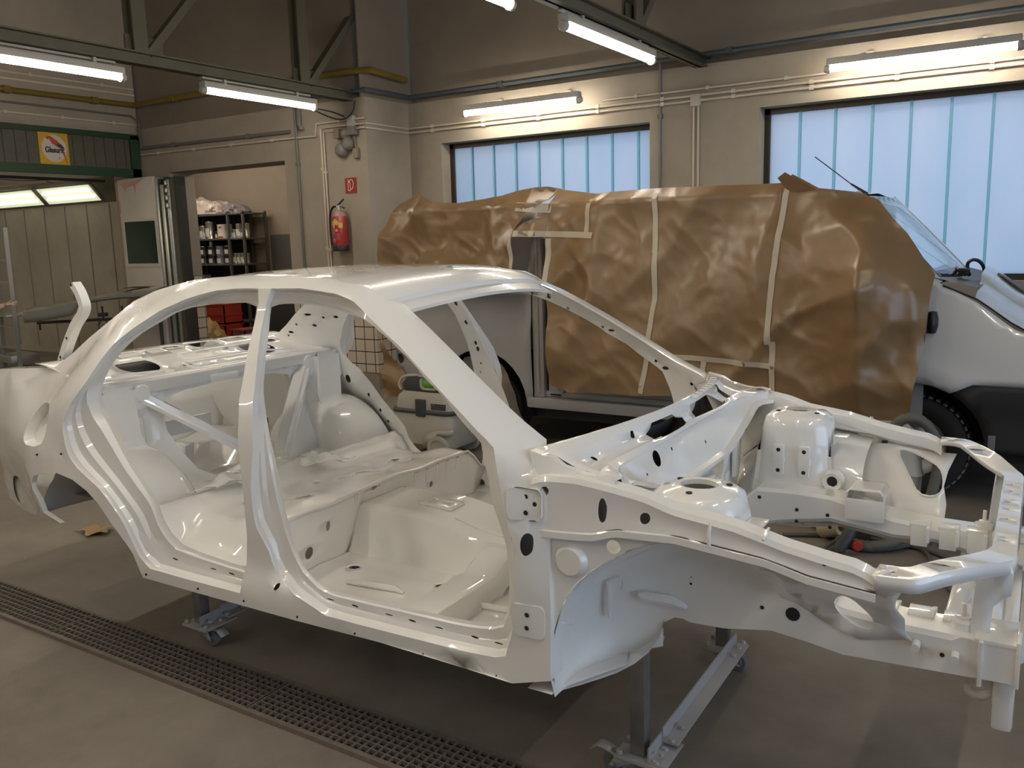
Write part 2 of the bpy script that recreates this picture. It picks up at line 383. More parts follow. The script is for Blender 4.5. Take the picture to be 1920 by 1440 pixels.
pipe('conduit','upper painted conduit on the left wall above the yellow pipe','conduit',[(XL+.02,2,3.94),(XL+.02,YD,3.94)],.016,conduit_m,6,clips=.9)
pipe('conduit','second painted conduit on the left wall above the yellow pipe','conduit',[(XL+.02,2,3.86),(XL+.02,YD,3.86)],.02,conduit_m,6)
pipe('conduit','dark conduit on the left wall below the yellow pipe','conduit',[(XL+.02,2,3.58),(XL+.02,YD-.08,3.58),(XL+.12,YD-.03,3.50),(XL+.12,YD-.03,3.16)],.014,grey_pipe,6)
pipe('conduit','painted conduit on the left wall above the green header','conduit',[(XL+.02,2,3.46),(XL+.02,YD,3.46)],.013,conduit_m,6,clips=.7)
pipe('heating_pipe','grey pipe with capped end above the doorway','pipe',[(XL+.1,YD-.035,3.14),(-8.04,YD-.035,3.11)],.022,grey_pipe,8,clips=1.2)
pipe('conduit','thin painted conduit below the capped grey pipe above the doorway','conduit',[(XL+.1,YD-.03,3.05),(-8.0,YD-.03,3.03),(-7.62,YD-.03,3.02),(-7.60,YD-.03,3.16),(XC,YD-.03,3.16)],.011,conduit_m,6,clips=.6)
for i,x in enumerate((-7.53,-7.49)):
    pipe('conduit',('left','right')[i]+' one of the paired painted conduits down the pier beside the extinguisher','conduit',[(XC+.0,YD-.032,3.10-.045*i),(x,YD-.032,3.10-.045*i),(x,YD-.032,0.3)],.012,conduit_m,6,clips=.8)
for i in range(2): pipe('conduit',('upper','lower')[i]+' of two conduits on the pier side running to the window wall','conduit',[(XC+.016,YD-.02,3.105-.05*i),(XC+.016,YW-.02,3.105-.05*i)],.012,conduit_m,6)
pipe('downpipe','thin grey vertical pipe on the wall right of the doorway','pipe',[(-7.94,YD-.03,3.55),(-7.95,YD-.03,.2)],.016,grey_pipe,8,clips=1.3)
pipe('pipe_stub','short grey pipe elbow left of the bells high on the pier','pipe',[(-7.86,YD-.04,3.5),(-7.86,YD-.05,3.16),(-7.82,YD-.08,3.12),(-7.78,YD-.1,3.13)],.028,grey_pipe,8)
pipe('downpipe','thin grey vertical pipe between the two windows','pipe',[(-3.55,YW-.03,3.49),(-3.56,YW-.03,.2)],.017,grey_pipe,8,clips=1.0)
for i,x in enumerate((-3.20,-3.15)): pipe('conduit',('left','right')[i]+' one of two vertical conduits below the junction box between the windows','conduit',[(x,YW-.015,3.02),(x,YW-.015,.3)],.011,conduit_m,6)
box_m=mat('junction_box_grey',(.52,.49,.43),.5)
b=MB(); b.box(-3.225,YW-.05,3.0,-3.125,YW,3.12,bev=.008); tag(b.build('junction_box',box_m),'square grey junction box on the wall between the windows','junction box')
b=MB(); b.box(-7.09,YD-.06,3.08,-6.99,YD,3.20,bev=.008); tag(b.build('junction_box',box_m),'small light junction box above the bells on the pier','junction box')
for k,pts in enumerate(([(-7.7,YD-.03,3.36),(-7.35,YD-.12,3.22),(-7.1,YD-.12,3.14),(-6.98,YD-.06,3.22),(-6.97,YD-.03,3.36)],[(-7.6,YD-.03,3.34),(-7.3,YD-.08,3.27),(-7.12,YD-.06,3.2)])):
    b=MB(); b.tube(smooth(pts,2,False),.007,6); tag(b.build('cable',cable_m),('lower','upper')[k]+' loose dark cable looping from the truss end to the junction box on the pier','cable')
D={
'CR':[[-1.677,1.141],[-1.721,1.142],[-1.766,1.141],[-1.811,1.14],[-1.856,1.136],[-1.901,1.133],[-1.945,1.125],[-1.989,1.116],[-2.033,1.106],[-2.076,1.094],[-2.118,1.079],[-2.161,1.065],[-2.202,1.048],[-2.242,1.026],[-2.281,1.004],[-2.319,0.981],[-2.356,0.955],[-2.392,0.928],[-2.42,0.893],[-2.445,0.856],[-2.465,0.816],[-2.485,0.776],[-2.512,0.74],[-2.543,0.708],[-2.574,0.676],[-2.599,0.638],[-2.625,0.601],[-2.631,0.567],[-2.623,0.533],[-2.613,0.5],[-2.599,0.467],[-2.576,0.443],[-2.548,0.422],[-2.516,0.406],[-2.485,0.392],[-2.452,0.378],[-2.42,0.364],[-2.39,0.348],[-2.363,0.325],[-2.336,0.303],[-2.313,0.277],[-2.291,0.25],[-2.271,0.221],[-2.256,0.189],[-2.242,0.157],[-2.227,0.125],[-2.212,0.094],[-2.186,0.071],[-2.158,0.05],[-2.115,0.05],[-2.072,0.05],[-2.028,0.049],[-1.985,0.049],[-1.942,0.049],[-1.899,0.049],[-1.856,0.05],[-1.812,0.05],[-1.769,0.05],[-1.726,0.051],[-1.683,0.051],[-1.64,0.052],[-1.622,0.104],[-1.621,0.158],[-1.607,0.212],[-1.594,0.266],[-1.59,0.321],[-1.588,0.376],[-1.586,0.431],[-1.587,0.486],[-1.593,0.542],[-1.598,0.597],[-1.599,0.652],[-1.604,0.707],[-1.615,0.761],[-1.627,0.815],[-1.642,0.868],[-1.656,0.922],[-1.667,0.976],[-1.676,1.03],[-1.676,1.086]],
'FR':[[-1.733,1.07],[-1.769,1.078],[-1.805,1.084],[-1.842,1.083],[-1.879,1.081],[-1.916,1.079],[-1.953,1.078],[-1.99,1.075],[-2.026,1.071],[-2.063,1.066],[-2.1,1.061],[-2.135,1.052],[-2.171,1.042],[-2.204,1.026],[-2.236,1.008],[-2.27,0.992],[-2.303,0.976],[-2.335,0.958],[-2.365,0.936],[-2.394,0.914],[-2.421,0.889],[-2.447,0.863],[-2.469,0.833],[-2.487,0.801],[-2.506,0.77],[-2.517,0.736],[-2.512,0.7],[-2.49,0.674],[-2.467,0.648],[-2.438,0.63],[-2.41,0.61],[-2.387,0.584],[-2.364,0.559],[-2.342,0.533],[-2.321,0.505],[-2.299,0.478],[-2.278,0.452],[-2.253,0.427],[-2.229,0.403],[-2.204,0.379],[-2.18,0.355],[-2.155,0.33],[-2.134,0.304],[-2.121,0.272],[-2.108,0.24],[-2.086,0.215],[-2.061,0.191],[-2.031,0.174],[-2.001,0.158],[-1.971,0.154],[-1.942,0.15],[-1.912,0.146],[-1.883,0.144],[-1.853,0.142],[-1.823,0.14],[-1.793,0.138],[-1.764,0.136],[-1.734,0.134],[-1.704,0.133],[-1.674,0.131],[-1.645,0.13],[-1.633,0.176],[-1.628,0.223],[-1.628,0.271],[-1.63,0.319],[-1.633,0.367],[-1.636,0.414],[-1.639,0.462],[-1.642,0.51],[-1.644,0.557],[-1.645,0.605],[-1.647,0.653],[-1.65,0.701],[-1.653,0.748],[-1.658,0.796],[-1.665,0.843],[-1.672,0.89],[-1.679,0.938],[-1.697,0.982],[-1.715,1.026]],
'CF':[[-1.61,1.142],[-1.575,1.142],[-1.54,1.143],[-1.505,1.143],[-1.47,1.144],[-1.435,1.141],[-1.4,1.138],[-1.365,1.135],[-1.33,1.131],[-1.294,1.128],[-1.26,1.12],[-1.227,1.11],[-1.193,1.1],[-1.162,1.083],[-1.132,1.065],[-1.101,1.048],[-1.07,1.032],[-1.039,1.015],[-1.008,0.999],[-0.977,0.983],[-0.945,0.967],[-0.915,0.949],[-0.885,0.931],[-0.854,0.913],[-0.824,0.895],[-0.794,0.877],[-0.764,0.859],[-0.734,0.841],[-0.704,0.823],[-0.673,0.805],[-0.643,0.787],[-0.613,0.769],[-0.583,0.751],[-0.553,0.732],[-0.525,0.711],[-0.515,0.68],[-0.505,0.649],[-0.498,0.617],[-0.492,0.585],[-0.485,0.554],[-0.477,0.522],[-0.469,0.491],[-0.458,0.46],[-0.455,0.428],[-0.456,0.396],[-0.456,0.363],[-0.456,0.331],[-0.459,0.299],[-0.461,0.266],[-0.464,0.234],[-0.469,0.202],[-0.476,0.17],[-0.484,0.139],[-0.496,0.108],[-0.507,0.078],[-0.544,0.064],[-0.584,0.062],[-0.623,0.06],[-0.663,0.058],[-0.703,0.058],[-0.742,0.058],[-0.782,0.058],[-0.822,0.058],[-0.862,0.058],[-0.901,0.058],[-0.941,0.058],[-0.981,0.058],[-1.02,0.058],[-1.06,0.057],[-1.1,0.057],[-1.14,0.057],[-1.179,0.057],[-1.219,0.056],[-1.266,0.074],[-1.313,0.09],[-1.361,0.103],[-1.408,0.12],[-1.452,0.141],[-1.48,0.183],[-1.49,0.232],[-1.514,0.275],[-1.538,0.318],[-1.544,0.367],[-1.546,0.417],[-1.543,0.467],[-1.535,0.516],[-1.529,0.566],[-1.523,0.615],[-1.526,0.665],[-1.536,0.713],[-1.546,0.762],[-1.561,0.81],[-1.578,0.857],[-1.595,0.904],[-1.612,0.951],[-1.628,0.998],[-1.637,1.046],[-1.628,1.095]],
'FF':[[-1.656,1.07],[-1.625,1.08],[-1.591,1.083],[-1.558,1.084],[-1.525,1.083],[-1.492,1.082],[-1.458,1.081],[-1.425,1.077],[-1.392,1.074],[-1.359,1.071],[-1.326,1.067],[-1.293,1.06],[-1.26,1.054],[-1.228,1.048],[-1.195,1.041],[-1.164,1.029],[-1.133,1.017],[-1.103,1.003],[-1.073,0.989],[-1.043,0.974],[-1.014,0.958],[-0.984,0.942],[-0.955,0.926],[-0.927,0.909],[-0.899,0.891],[-0.873,0.87],[-0.844,0.853],[-0.815,0.837],[-0.786,0.821],[-0.76,0.8],[-0.734,0.779],[-0.707,0.76],[-0.679,0.742],[-0.652,0.722],[-0.626,0.702],[-0.616,0.675],[-0.607,0.649],[-0.597,0.623],[-0.589,0.596],[-0.584,0.568],[-0.578,0.541],[-0.569,0.514],[-0.559,0.488],[-0.549,0.462],[-0.538,0.436],[-0.529,0.41],[-0.527,0.382],[-0.525,0.354],[-0.523,0.326],[-0.521,0.298],[-0.521,0.27],[-0.522,0.242],[-0.522,0.214],[-0.531,0.188],[-0.544,0.163],[-0.583,0.147],[-0.624,0.139],[-0.666,0.135],[-0.709,0.133],[-0.751,0.132],[-0.794,0.132],[-0.836,0.132],[-0.878,0.131],[-0.921,0.131],[-0.963,0.131],[-1.005,0.13],[-1.048,0.129],[-1.09,0.128],[-1.133,0.128],[-1.175,0.127],[-1.217,0.126],[-1.259,0.132],[-1.299,0.144],[-1.331,0.167],[-1.361,0.19],[-1.379,0.225],[-1.397,0.259],[-1.41,0.296],[-1.422,0.333],[-1.433,0.37],[-1.441,0.408],[-1.45,0.446],[-1.458,0.483],[-1.47,0.52],[-1.482,0.557],[-1.496,0.593],[-1.511,0.629],[-1.524,0.666],[-1.537,0.702],[-1.551,0.739],[-1.563,0.775],[-1.572,0.813],[-1.581,0.851],[-1.591,0.888],[-1.6,0.926],[-1.609,0.964],[-1.622,1.0],[-1.639,1.035]],
'SIL':[[-0.483,-0.82,0.0],[-0.657,-0.82,0.005],[-0.989,-0.82,0.011],[-1.365,-0.82,0.003],[-1.797,-0.82,0.001],[-2.216,-0.82,-0.0],[-2.225,-0.825,0.029],[-2.241,-0.835,0.097],[-2.262,-0.84,0.13],[-2.309,-0.845,0.178],[-2.353,-0.85,0.226],[-2.423,-0.85,0.292],[-2.488,-0.85,0.332],[-2.581,-0.85,0.368],[-2.685,-0.85,0.382],[-2.794,-0.845,0.37],[-2.889,-0.84,0.341],[-2.908,-0.84,0.31],[-2.906,-0.84,0.281],[-2.879,-0.835,0.235],[-2.872,-0.825,0.178],[-2.777,-0.81,0.137],[-3.076,-0.766,0.113],[-3.252,-0.726,0.101],[-3.478,-0.665,0.11],[-3.511,-0.663,0.187],[-3.463,-0.684,0.265],[-3.5,-0.68,0.4],[-3.55,-0.66,0.55],[-3.52,-0.655,0.68],[-3.42,-0.66,0.755],[-3.267,-0.68,0.768],[-2.924,-0.68,0.792],[-2.881,-0.68,0.804],[-2.85,-0.672,0.823],[-2.787,-0.66,0.86],[-2.689,-0.64,0.928],[-2.528,-0.612,1.023],[-2.439,-0.585,1.083],[-2.331,-0.552,1.126],[-2.221,-0.535,1.151],[-2.114,-0.525,1.17],[-2.008,-0.522,1.178],[-1.789,-0.53,1.187],[-1.522,-0.54,1.183],[-1.363,-0.547,1.172],[-1.308,-0.55,1.161],[-1.216,-0.55,1.152],[-1.163,-0.55,1.129],[-1.115,-0.556,1.101],[-1.054,-0.58,1.073],[-0.955,-0.61,1.019],[-0.813,-0.65,0.934],[-0.694,-0.68,0.859],[-0.584,-0.705,0.789],[-0.521,-0.718,0.752],[-0.439,-0.735,0.71],[-0.419,-0.77,0.679],[-0.399,-0.8,0.644],[-0.359,-0.81,0.588],[-0.358,-0.81,0.499],[-0.355,-0.81,0.399],[-0.35,-0.815,0.251],[-0.353,-0.82,0.041]],
'ARCH':[[-0.353,-0.021],[-0.366,0.033],[-0.365,0.092],[-0.351,0.17],[-0.33,0.241],[-0.302,0.311],[-0.27,0.349],[-0.237,0.381],[-0.168,0.431],[-0.12,0.462],[-0.066,0.486],[0.001,0.501]],
'RAILTOP':[[-0.405,-0.79,0.639],[-0.367,-0.79,0.653],[-0.267,-0.79,0.656],[-0.175,-0.781,0.644],[-0.081,-0.768,0.629],[0.002,-0.745,0.602],[0.155,-0.745,0.582],[0.236,-0.745,0.562],[0.285,-0.745,0.549],[0.394,-0.745,0.53],[0.458,-0.745,0.521],[0.491,-0.745,0.498]],
'RAILLOW':[[-0.362,-0.8,0.492],[-0.286,-0.8,0.495],[-0.216,-0.8,0.501],[-0.16,-0.8,0.522],[-0.078,-0.775,0.524],[0.011,-0.775,0.528],[0.085,-0.775,0.519],[0.245,-0.775,0.503],[0.339,-0.775,0.478],[0.498,-0.775,0.461]],
'LOWRAIL':[[-0.134,-0.5,0.148],[-0.126,-0.5,0.164],[-0.105,-0.5,0.173],[-0.082,-0.5,0.173],[-0.068,-0.5,0.159],[-0.049,-0.5,0.155],[0.05,-0.5,0.159],[0.188,-0.5,0.183],[0.285,-0.5,0.172],[0.38,-0.5,0.157],[0.639,-0.5,0.168],[0.784,-0.5,0.174]],
'HINGE':[[-3.103,-0.52,0.79],[-3.066,-0.52,0.847],[-3.016,-0.52,0.911],[-2.962,-0.52,0.974],[-2.906,-0.52,1.014],[-2.883,-0.52,1.048],[-2.894,-0.52,1.079],[-2.911,-0.52,1.115],[-2.942,-0.52,1.148]],
'LINERBOT':[[-0.353,-0.75,-0.021],[-0.28,-0.7,0.001],[-0.204,-0.62,0.022],[-0.161,-0.56,0.056],[-0.139,-0.51,0.1],[-0.134,-0.5,0.148]],
'WAVE':[[0.483,-0.667,0.416],[0.545,-0.713,0.455],[0.524,-0.651,0.403],[0.517,-0.595,0.358],[0.533,-0.534,0.308],[0.532,-0.5,0.26],[0.555,-0.5,0.235],[0.587,-0.5,0.227],[0.628,-0.5,0.257],[0.658,-0.5,0.275]],
'OVAL':[[0.361,-0.553,0.323],[0.376,-0.601,0.363],[0.396,-0.623,0.381],[0.419,-0.608,0.368],[0.436,-0.561,0.33],[0.45,-0.512,0.29],[0.457,-0.5,0.264],[0.45,-0.5,0.247],[0.427,-0.5,0.244],[0.404,-0.5,0.251],[0.383,-0.5,0.264],[0.363,-0.5,0.28]],
'HSK':[[[-0.394,0.448],[-0.396,0.435],[-0.4,0.424],[-0.407,0.416],[-0.414,0.412],[-0.421,0.413],[-0.427,0.419],[-0.431,0.43],[-0.432,0.442],[-0.43,0.455],[-0.425,0.467],[-0.419,0.475],[-0.411,0.479],[-0.404,0.477],[-0.398,0.471],[-0.395,0.461]],[[-0.409,0.579],[-0.411,0.574],[-0.414,0.572],[-0.418,0.573],[-0.42,0.577],[-0.418,0.582],[-0.415,0.584],[-0.411,0.583]],[[-0.382,0.558],[-0.384,0.553],[-0.387,0.551],[-0.391,0.553],[-0.392,0.557],[-0.391,0.561],[-0.387,0.563],[-0.384,0.562]],[[-0.404,0.537],[-0.405,0.532],[-0.409,0.53],[-0.413,0.531],[-0.414,0.535],[-0.413,0.54],[-0.409,0.542],[-0.405,0.541]],[[-0.413,0.231],[-0.415,0.226],[-0.419,0.223],[-0.422,0.224],[-0.423,0.229],[-0.421,0.234],[-0.417,0.237],[-0.414,0.235]],[[-0.422,0.186],[-0.424,0.181],[-0.428,0.178],[-0.431,0.179],[-0.433,0.184],[-0.431,0.189],[-0.427,0.192],[-0.423,0.191]],[[-2.183,0.02],[-2.187,0.015],[-2.192,0.012],[-2.197,0.013],[-2.198,0.017],[-2.194,0.022],[-2.189,0.025],[-2.184,0.024]],[[-1.873,0.021],[-1.876,0.016],[-1.881,0.014],[-1.885,0.015],[-1.886,0.018],[-1.883,0.023],[-1.878,0.025],[-1.874,0.025]],[[-1.621,0.024],[-1.624,0.019],[-1.628,0.017],[-1.632,0.018],[-1.633,0.021],[-1.63,0.026],[-1.626,0.028],[-1.622,0.027]],[[-1.354,0.02],[-1.356,0.016],[-1.36,0.013],[-1.363,0.014],[-1.364,0.017],[-1.362,0.022],[-1.358,0.024],[-1.354,0.023]],[[-1.09,0.019],[-1.092,0.015],[-1.095,0.013],[-1.098,0.013],[-1.099,0.017],[-1.097,0.02],[-1.094,0.023],[-1.09,0.022]],[[-0.811,0.012],[-0.813,0.008],[-0.816,0.006],[-0.819,0.006],[-0.82,0.01],[-0.818,0.013],[-0.815,0.015],[-0.812,0.015]],[[-0.54,0.005],[-0.541,0.002],[-0.544,-0.001],[-0.546,0.0],[-0.547,0.003],[-0.546,0.007],[-0.543,0.009],[-0.54,0.008]],[[-2.647,0.467],[-2.651,0.462],[-2.658,0.46],[-2.663,0.461],[-2.665,0.464],[-2.661,0.469],[-2.654,0.471],[-2.649,0.47]],[[-2.823,0.445],[-2.827,0.44],[-2.834,0.438],[-2.84,0.439],[-2.842,0.443],[-2.838,0.447],[-2.83,0.45],[-2.824,0.449]],[[-1.438,0.114],[-1.442,0.107],[-1.448,0.102],[-1.455,0.1],[-1.46,0.103],[-1.46,0.11],[-1.457,0.117],[-1.45,0.123],[-1.443,0.124],[-1.439,0.121]],[[-1.442,0.449],[-1.445,0.445],[-1.45,0.442],[-1.456,0.443],[-1.458,0.447],[-1.455,0.452],[-1.449,0.454],[-1.444,0.453]],[[-1.441,0.413],[-1.444,0.409],[-1.45,0.406],[-1.456,0.407],[-1.457,0.411],[-1.454,0.415],[-1.449,0.418],[-1.443,0.417]]],
'HSLOT':[[-3.16,0.219],[-3.19,0.182],[-3.241,0.146],[-3.299,0.119],[-3.349,0.108],[-3.381,0.115],[-3.387,0.14],[-3.366,0.176],[-3.323,0.217],[-3.267,0.253],[-3.21,0.278],[-3.172,0.285],[-3.151,0.275],[-3.146,0.252]],
'HRAIL':[[[-0.351,0.604],[-0.353,0.597],[-0.358,0.591],[-0.365,0.588],[-0.371,0.589],[-0.376,0.593],[-0.378,0.6],[-0.376,0.607],[-0.371,0.613],[-0.364,0.616],[-0.357,0.615],[-0.352,0.61]],[[-0.18,0.57],[-0.181,0.558],[-0.183,0.547],[-0.186,0.539],[-0.191,0.534],[-0.195,0.534],[-0.199,0.537],[-0.203,0.545],[-0.205,0.555],[-0.205,0.566],[-0.204,0.578],[-0.202,0.589],[-0.199,0.597],[-0.194,0.602],[-0.19,0.602],[-0.186,0.599],[-0.183,0.592],[-0.18,0.582]],[[-0.058,0.563],[-0.06,0.556],[-0.064,0.55],[-0.07,0.546],[-0.076,0.545],[-0.082,0.547],[-0.086,0.552],[-0.087,0.559],[-0.086,0.566],[-0.082,0.572],[-0.076,0.576],[-0.069,0.577],[-0.064,0.575],[-0.06,0.57]],[[0.386,0.515],[0.385,0.51],[0.382,0.507],[0.378,0.506],[0.375,0.508],[0.374,0.512],[0.375,0.517],[0.378,0.52],[0.382,0.521],[0.385,0.519]]],
}# ------------------------------------------------------------------ the bare white saloon body shell
for k in D: D[k]=[np.array(q) for q in D[k]] if k in('HSK','HRAIL') else np.array(D[k])
paint=mat('white_car_paint',(.87,.862,.835),.26,coat=1.0,spec=.4)
grey_in=mat('dark_recess_grey',(.07,.07,.068),.6)  # dark grey for the trough and the backing of the shelf holes
_GO=[(-.1,.79),(0,.82),(.1,.83),(.3,.85),(.5,.855),(.65,.845),(.75,.82),(.9,.735),(1.0,.675),(1.08,.63),(1.13,.605),(1.16,.585),(1.185,.54),(1.25,.40)]
_GI=[(-.1,.77),(.12,.776),(.3,.772),(.5,.762),(.65,.742),(.72,.725),(.8,.705),(.9,.662),(.95,.637),(1.0,.608),(1.05,.575),(1.1,.535),(1.2,.40)]
_PL=[(-3.6,-.20),(-3.2,-.09),(-2.9,-.03),(-2.4,0),(-1,0),(-.3,-.02)]
def _ip(t,x): return float(np.interp(x,[a for a,_ in t],[b for _,b in t]))
def gout(x,z): return _ip(_GO,z)+_ip(_PL,x)
def gin(x,z): return _ip(_GI,z)+_ip(_PL,x)
def sm(t,a,b):
    u=min(1,max(0,(t-a)/(b-a))); return u*u*(3-2*u)
def brec(x,z): return .035*sm(z,.09,.15)*(1-sm(z,1.07,1.12)) if -1.78<x<-1.2 else 0.
car=thing('car_body_shell','bare white painted four-door car body shell without doors, bonnet or wheels, on castered stands','car body',(-.8135,2.8051,.45),.011581)
def both(mb,name,m=paint,parent=None,**k):
    far=mb.copy().mirror_y(); parent=parent or car
    return mb.build(name,m,parent,**k),far.build(name,m,parent,**k)
SIL=D['SIL']; S2=SIL[:,[0,2]]
def field(bp,bd):
    bp=np.array(bp); bd=np.array(bd)
    def f(x,z):
        d=((bp-[x,z])**2).sum(1)+1e-9; w=1/d**2; return float((w*bd).sum()/w.sum())
    return f
anch=np.concatenate([D['CR'],D['CF']])
dout=field(np.concatenate([S2,anch]),[-p[1]-gout(p[0],p[2]) for p in SIL]+[0]*len(anch))
def fo(x,z):
    zl=.31+(x+3.43)*.098; b=.016*sm(zl-z,0,.012)*sm(-x,2.93,2.98) if x<-2.9 else 0.
    return (x,-(gout(x,z)+dout(x,z)-brec(x,z)-b),z)
anch2=np.concatenate([D['FR'],D['FF']])
din=field(np.concatenate([S2,anch2]),[((-p[1]-.022)-gin(p[0],p[2])) if 6<=i<=26 else min(0,(-p[1]-.075)-gin(p[0],p[2])) for i,p in enumerate(SIL)]+[0]*len(anch2))
def fi(x,z): return (x,-(gin(x,z)+din(x,z)),z)
# stamped recesses of the skin: fuel filler pocket, shallow bosses
POCK=smooth([(-2.905,.632),(-2.864,.655),(-2.785,.660),(-2.745,.645),(-2.760,.569),(-2.790,.495),(-2.845,.476),(-2.957,.474),(-2.976,.511),(-2.95,.572)],1)
LSLOT=smooth([(-3.303,.251),(-3.249,.274),(-3.165,.280),(-3.157,.232),(-3.185,.161),(-3.240,.130),(-3.335,.132),(-3.343,.195)],1)
def skin(mb):
    hs=[D['CR'],D['CF'],LSLOT,POCK]+D['HSK']
    mb.panel(S2,hs,.05,fo)
    # filler pocket floor and wall
    c=POCK.mean(0); r0=[fo(*p) for p in POCK]; r1=[(x*.92+c[0]*.08,y+.05,z*.92+c[1]*.08) for x,y,z in r0]; r2=[(x*.85+c[0]*.15,y+.055,z*.85+c[1]*.15) for x,y,z in r0]
    mb.loft([r0,r1,r2],True); mb.add(r2,[tuple(range(len(r2)))])
    return mb
PROF=[(0,0),(.03,.006),(.10,.012),(.15,.030),(.34,.034),(.42,.052),(.80,.058),(.86,.9),(1.,1.)]
def ring(mb,C,F):
    rings=[]
    for t,d in PROF:
        R=[]
        for (cx,cz),(fx,fz) in zip(C,F):
            y0=gout(cx,cz)-brec(cx,cz); y1=gin(fx,fz); tot=y0-y1
            x,z=cx+(fx-cx)*t,cz+(fz-cz)*t
            dd=min(d,tot*.78) if d<.5 else tot*(1 if t>.9 else .92)
            R.append((x,-(y0-min(dd,tot)),z))
        rings.append(R)
    mb.loft(rings,True)
side=MB(); skin(side); ring(side,D['CR'],D['FR']); ring(side,D['CF'],D['FF'])
IH=[(-2.618,.921,.016,.007),(-2.477,.905,.016,.007),(-2.773,.818,.016,.007),(-2.557,.901,.007,.007),(-2.62,.857,.008,.008),(-2.716,.864,.006,.006),(-2.802,.799,.006,.006),(-2.595,.619,.014,.01),(-2.586,.579,.009,.009),(-2.506,.549,.018,.024),(-2.373,.465,.009,.011),(-2.298,.383,.009,.01),(-2.251,.323,.008,.009),(-2.244,.187,.01,.01),(-1.648,.993,.009,.011),(-1.628,.898,.009,.011),(-1.606,.791,.009,.011),(-1.599,.761,.009,.013),(-1.595,.687,.005,.005),(-1.607,.638,.004,.004),(-1.116,1.034,.009,.009),(-1.038,.98,.008,.008),(-.886,.896,.007,.007),(-.844,.883,.018,.006),(-.652,.748,.007,.007),(-.609,.718,.016,.008),(-.485,.658,.008,.008),(-1.756,.05,.017,.02),(-1.641,.05,.017,.02)]
side.panel(S2,[D['FR'],D['FF']]+[circ(a,b_,c,d,8 if c<.012 else 12) for a,b_,c,d in IH],.06,fi,flip=True)
o0=[fo(*p) for p in S2]; o1=[fi(*p) for p in S2]
side.loft([o0,o1],True)
both(side,'side_panel',sharp=33)
m=MB(); m.panel([((x+3.25)*1.08-3.25,(z-.205)*1.08+.205) for x,z in LSLOT],[],.05,lambda x,z:(x,fo(x,z)[1]+.022,z)); both(m,'slot_dark_backing',mat('slot_shade_black',(.015,.02,.018),.6))  # black sheet added behind the slot, stands in for the shade inside
# door-hinge reinforcements on the hinge pillar and latch plates
for z0,z1 in ((.515,.607),(.160,.262)):
    m=MB(); pts=rrect(-.472,z0,-.368,z1,.02)
    m.panel(pts,[],.05,lambda x,z:(x,-(gout(x,z)+dout(x,z)+.004),z)); ed=[(x,-(gout(x,z)+dout(x,z)+.004),z) for x,z in pts]; e2=[(x,-(gout(x,z)-.01),z) for x,z in pts]; m.loft([ed,e2],True); both(m,'hinge_plate')
for x,z,r in ((-.418,.582,.0075),(-.392,.562,.0075),(-.414,.538,.0075),(-.420,.232,.0075),(-.424,.190,.0075)):
    y=fo(x,z)[1]
    m=MB(); m.lathe([(r,y-.0045),(r*.8,y-.0058),(0,y-.0055)],10,axis='y',M=Matrix.Translation((x,0,z))); both(m,'hinge_bolt_hole',mat('dark_hole',(.02,.02,.02),.8))
# ---------------- roof
def roofz(u,v):
    xe=-2.32+1.20*u; w=np.interp(xe,[-2.32,-2.1,-1.8,-1.55,-1.3,-1.12],[.545,.525,.53,.54,.55,.556])
    ze=np.interp(xe,[-2.32,-2.22,-2.11,-2.0,-1.8,-1.52,-1.36,-1.30,-1.21,-1.16,-1.115],[1.128,1.150,1.167,1.177,1.186,1.182,1.172,1.163,1.149,1.128,1.100])
    c=.022+.020*sm(u,.6,1)
    y=w*v; x=xe+.07*(1-v*v)*sm(u,.2,1)-.05*(1-v*v)*(1-sm(u,0,.4))
    return (x,y,ze+c*(1-v*v)-.004)
m=MB(); NU,NV=30,20
m.loft([[roofz(i/NU,-1+2*j/NV) for j in range(NV+1)] for i in range(NU+1)])
m.build('roof_panel',paint,car)
fr=[Vector(roofz(1,-1+2*j/24)) for j in range(25)]
m=MB()
def off(L,dx,dz,k=1.): return [(p.x+dx,p.y*k,p.z+dz) for p in L]
m.loft([off(fr,0,0),off(fr,.004,-.016),off(fr,.05,-.040,.985),off(fr,.047,-.052,.985),off(fr,-.03,-.06),off(fr,-.14,-.02),off(fr,-.14,.0)]); m.build('windscreen_header',paint,car)
rr=[Vector(roofz(0,-1+2*j/24)) for j in range(25)]
m=MB(); m.loft([off(rr,0,0),off(rr,-.01,-.02),off(rr,-.05,-.04),off(rr,-.05,-.05),off(rr,.06,-.05),off(rr,.12,-.0)]); m.build('rear_window_header',paint,car)
# ---------------- cowl and windscreen base
def cowlR(y): t=(y/.74)**2; return (-.275-.155*t,.722-.02*t)
def cowlF(y): t=abs(y)/.74; return (-.235+.07*sm(t,.78,1.0),.632+.012*sm(t,.8,1))
def fcowl(u,y):
    xr,zr=cowlR(y); xf,zf=cowlF(y); z=zr+(zf-zr)*u
    z-=.014*sm(u,.30,.36)*(1-sm(u,.72,.8))
    return (xr+(xf-xr)*u,y,z)
def uy(*pts): return [(u,y) for u,y in pts]
NYC=30
edge=[(0.,-.74+1.48*i/NYC) for i in range(NYC+1)]+[(u,.74) for u in (.25,.5,.75)]+[(1.,.74-1.48*i/NYC) for i in range(NYC+1)]+[(u,-.74) for u in (.75,.5,.25)]
hol=[[(.30,-.33),(.30,-.03),(.82,.0),(.86,-.16),(.84,-.26)],[(.30,.06),(.28,.36),(.62,.42),(.85,.44),(.88,.36),(.80,.10)],[(.25,.50),(.25,.56),(.80,.57),(.72,.50)]]
m=MB(); m.panel(edge,[dens(smooth(h,1),.06) for h in hol]+[circ(.35,-.38,.06,.012,8),circ(.5,-.62,.07,.012,8)],.075,fcowl)
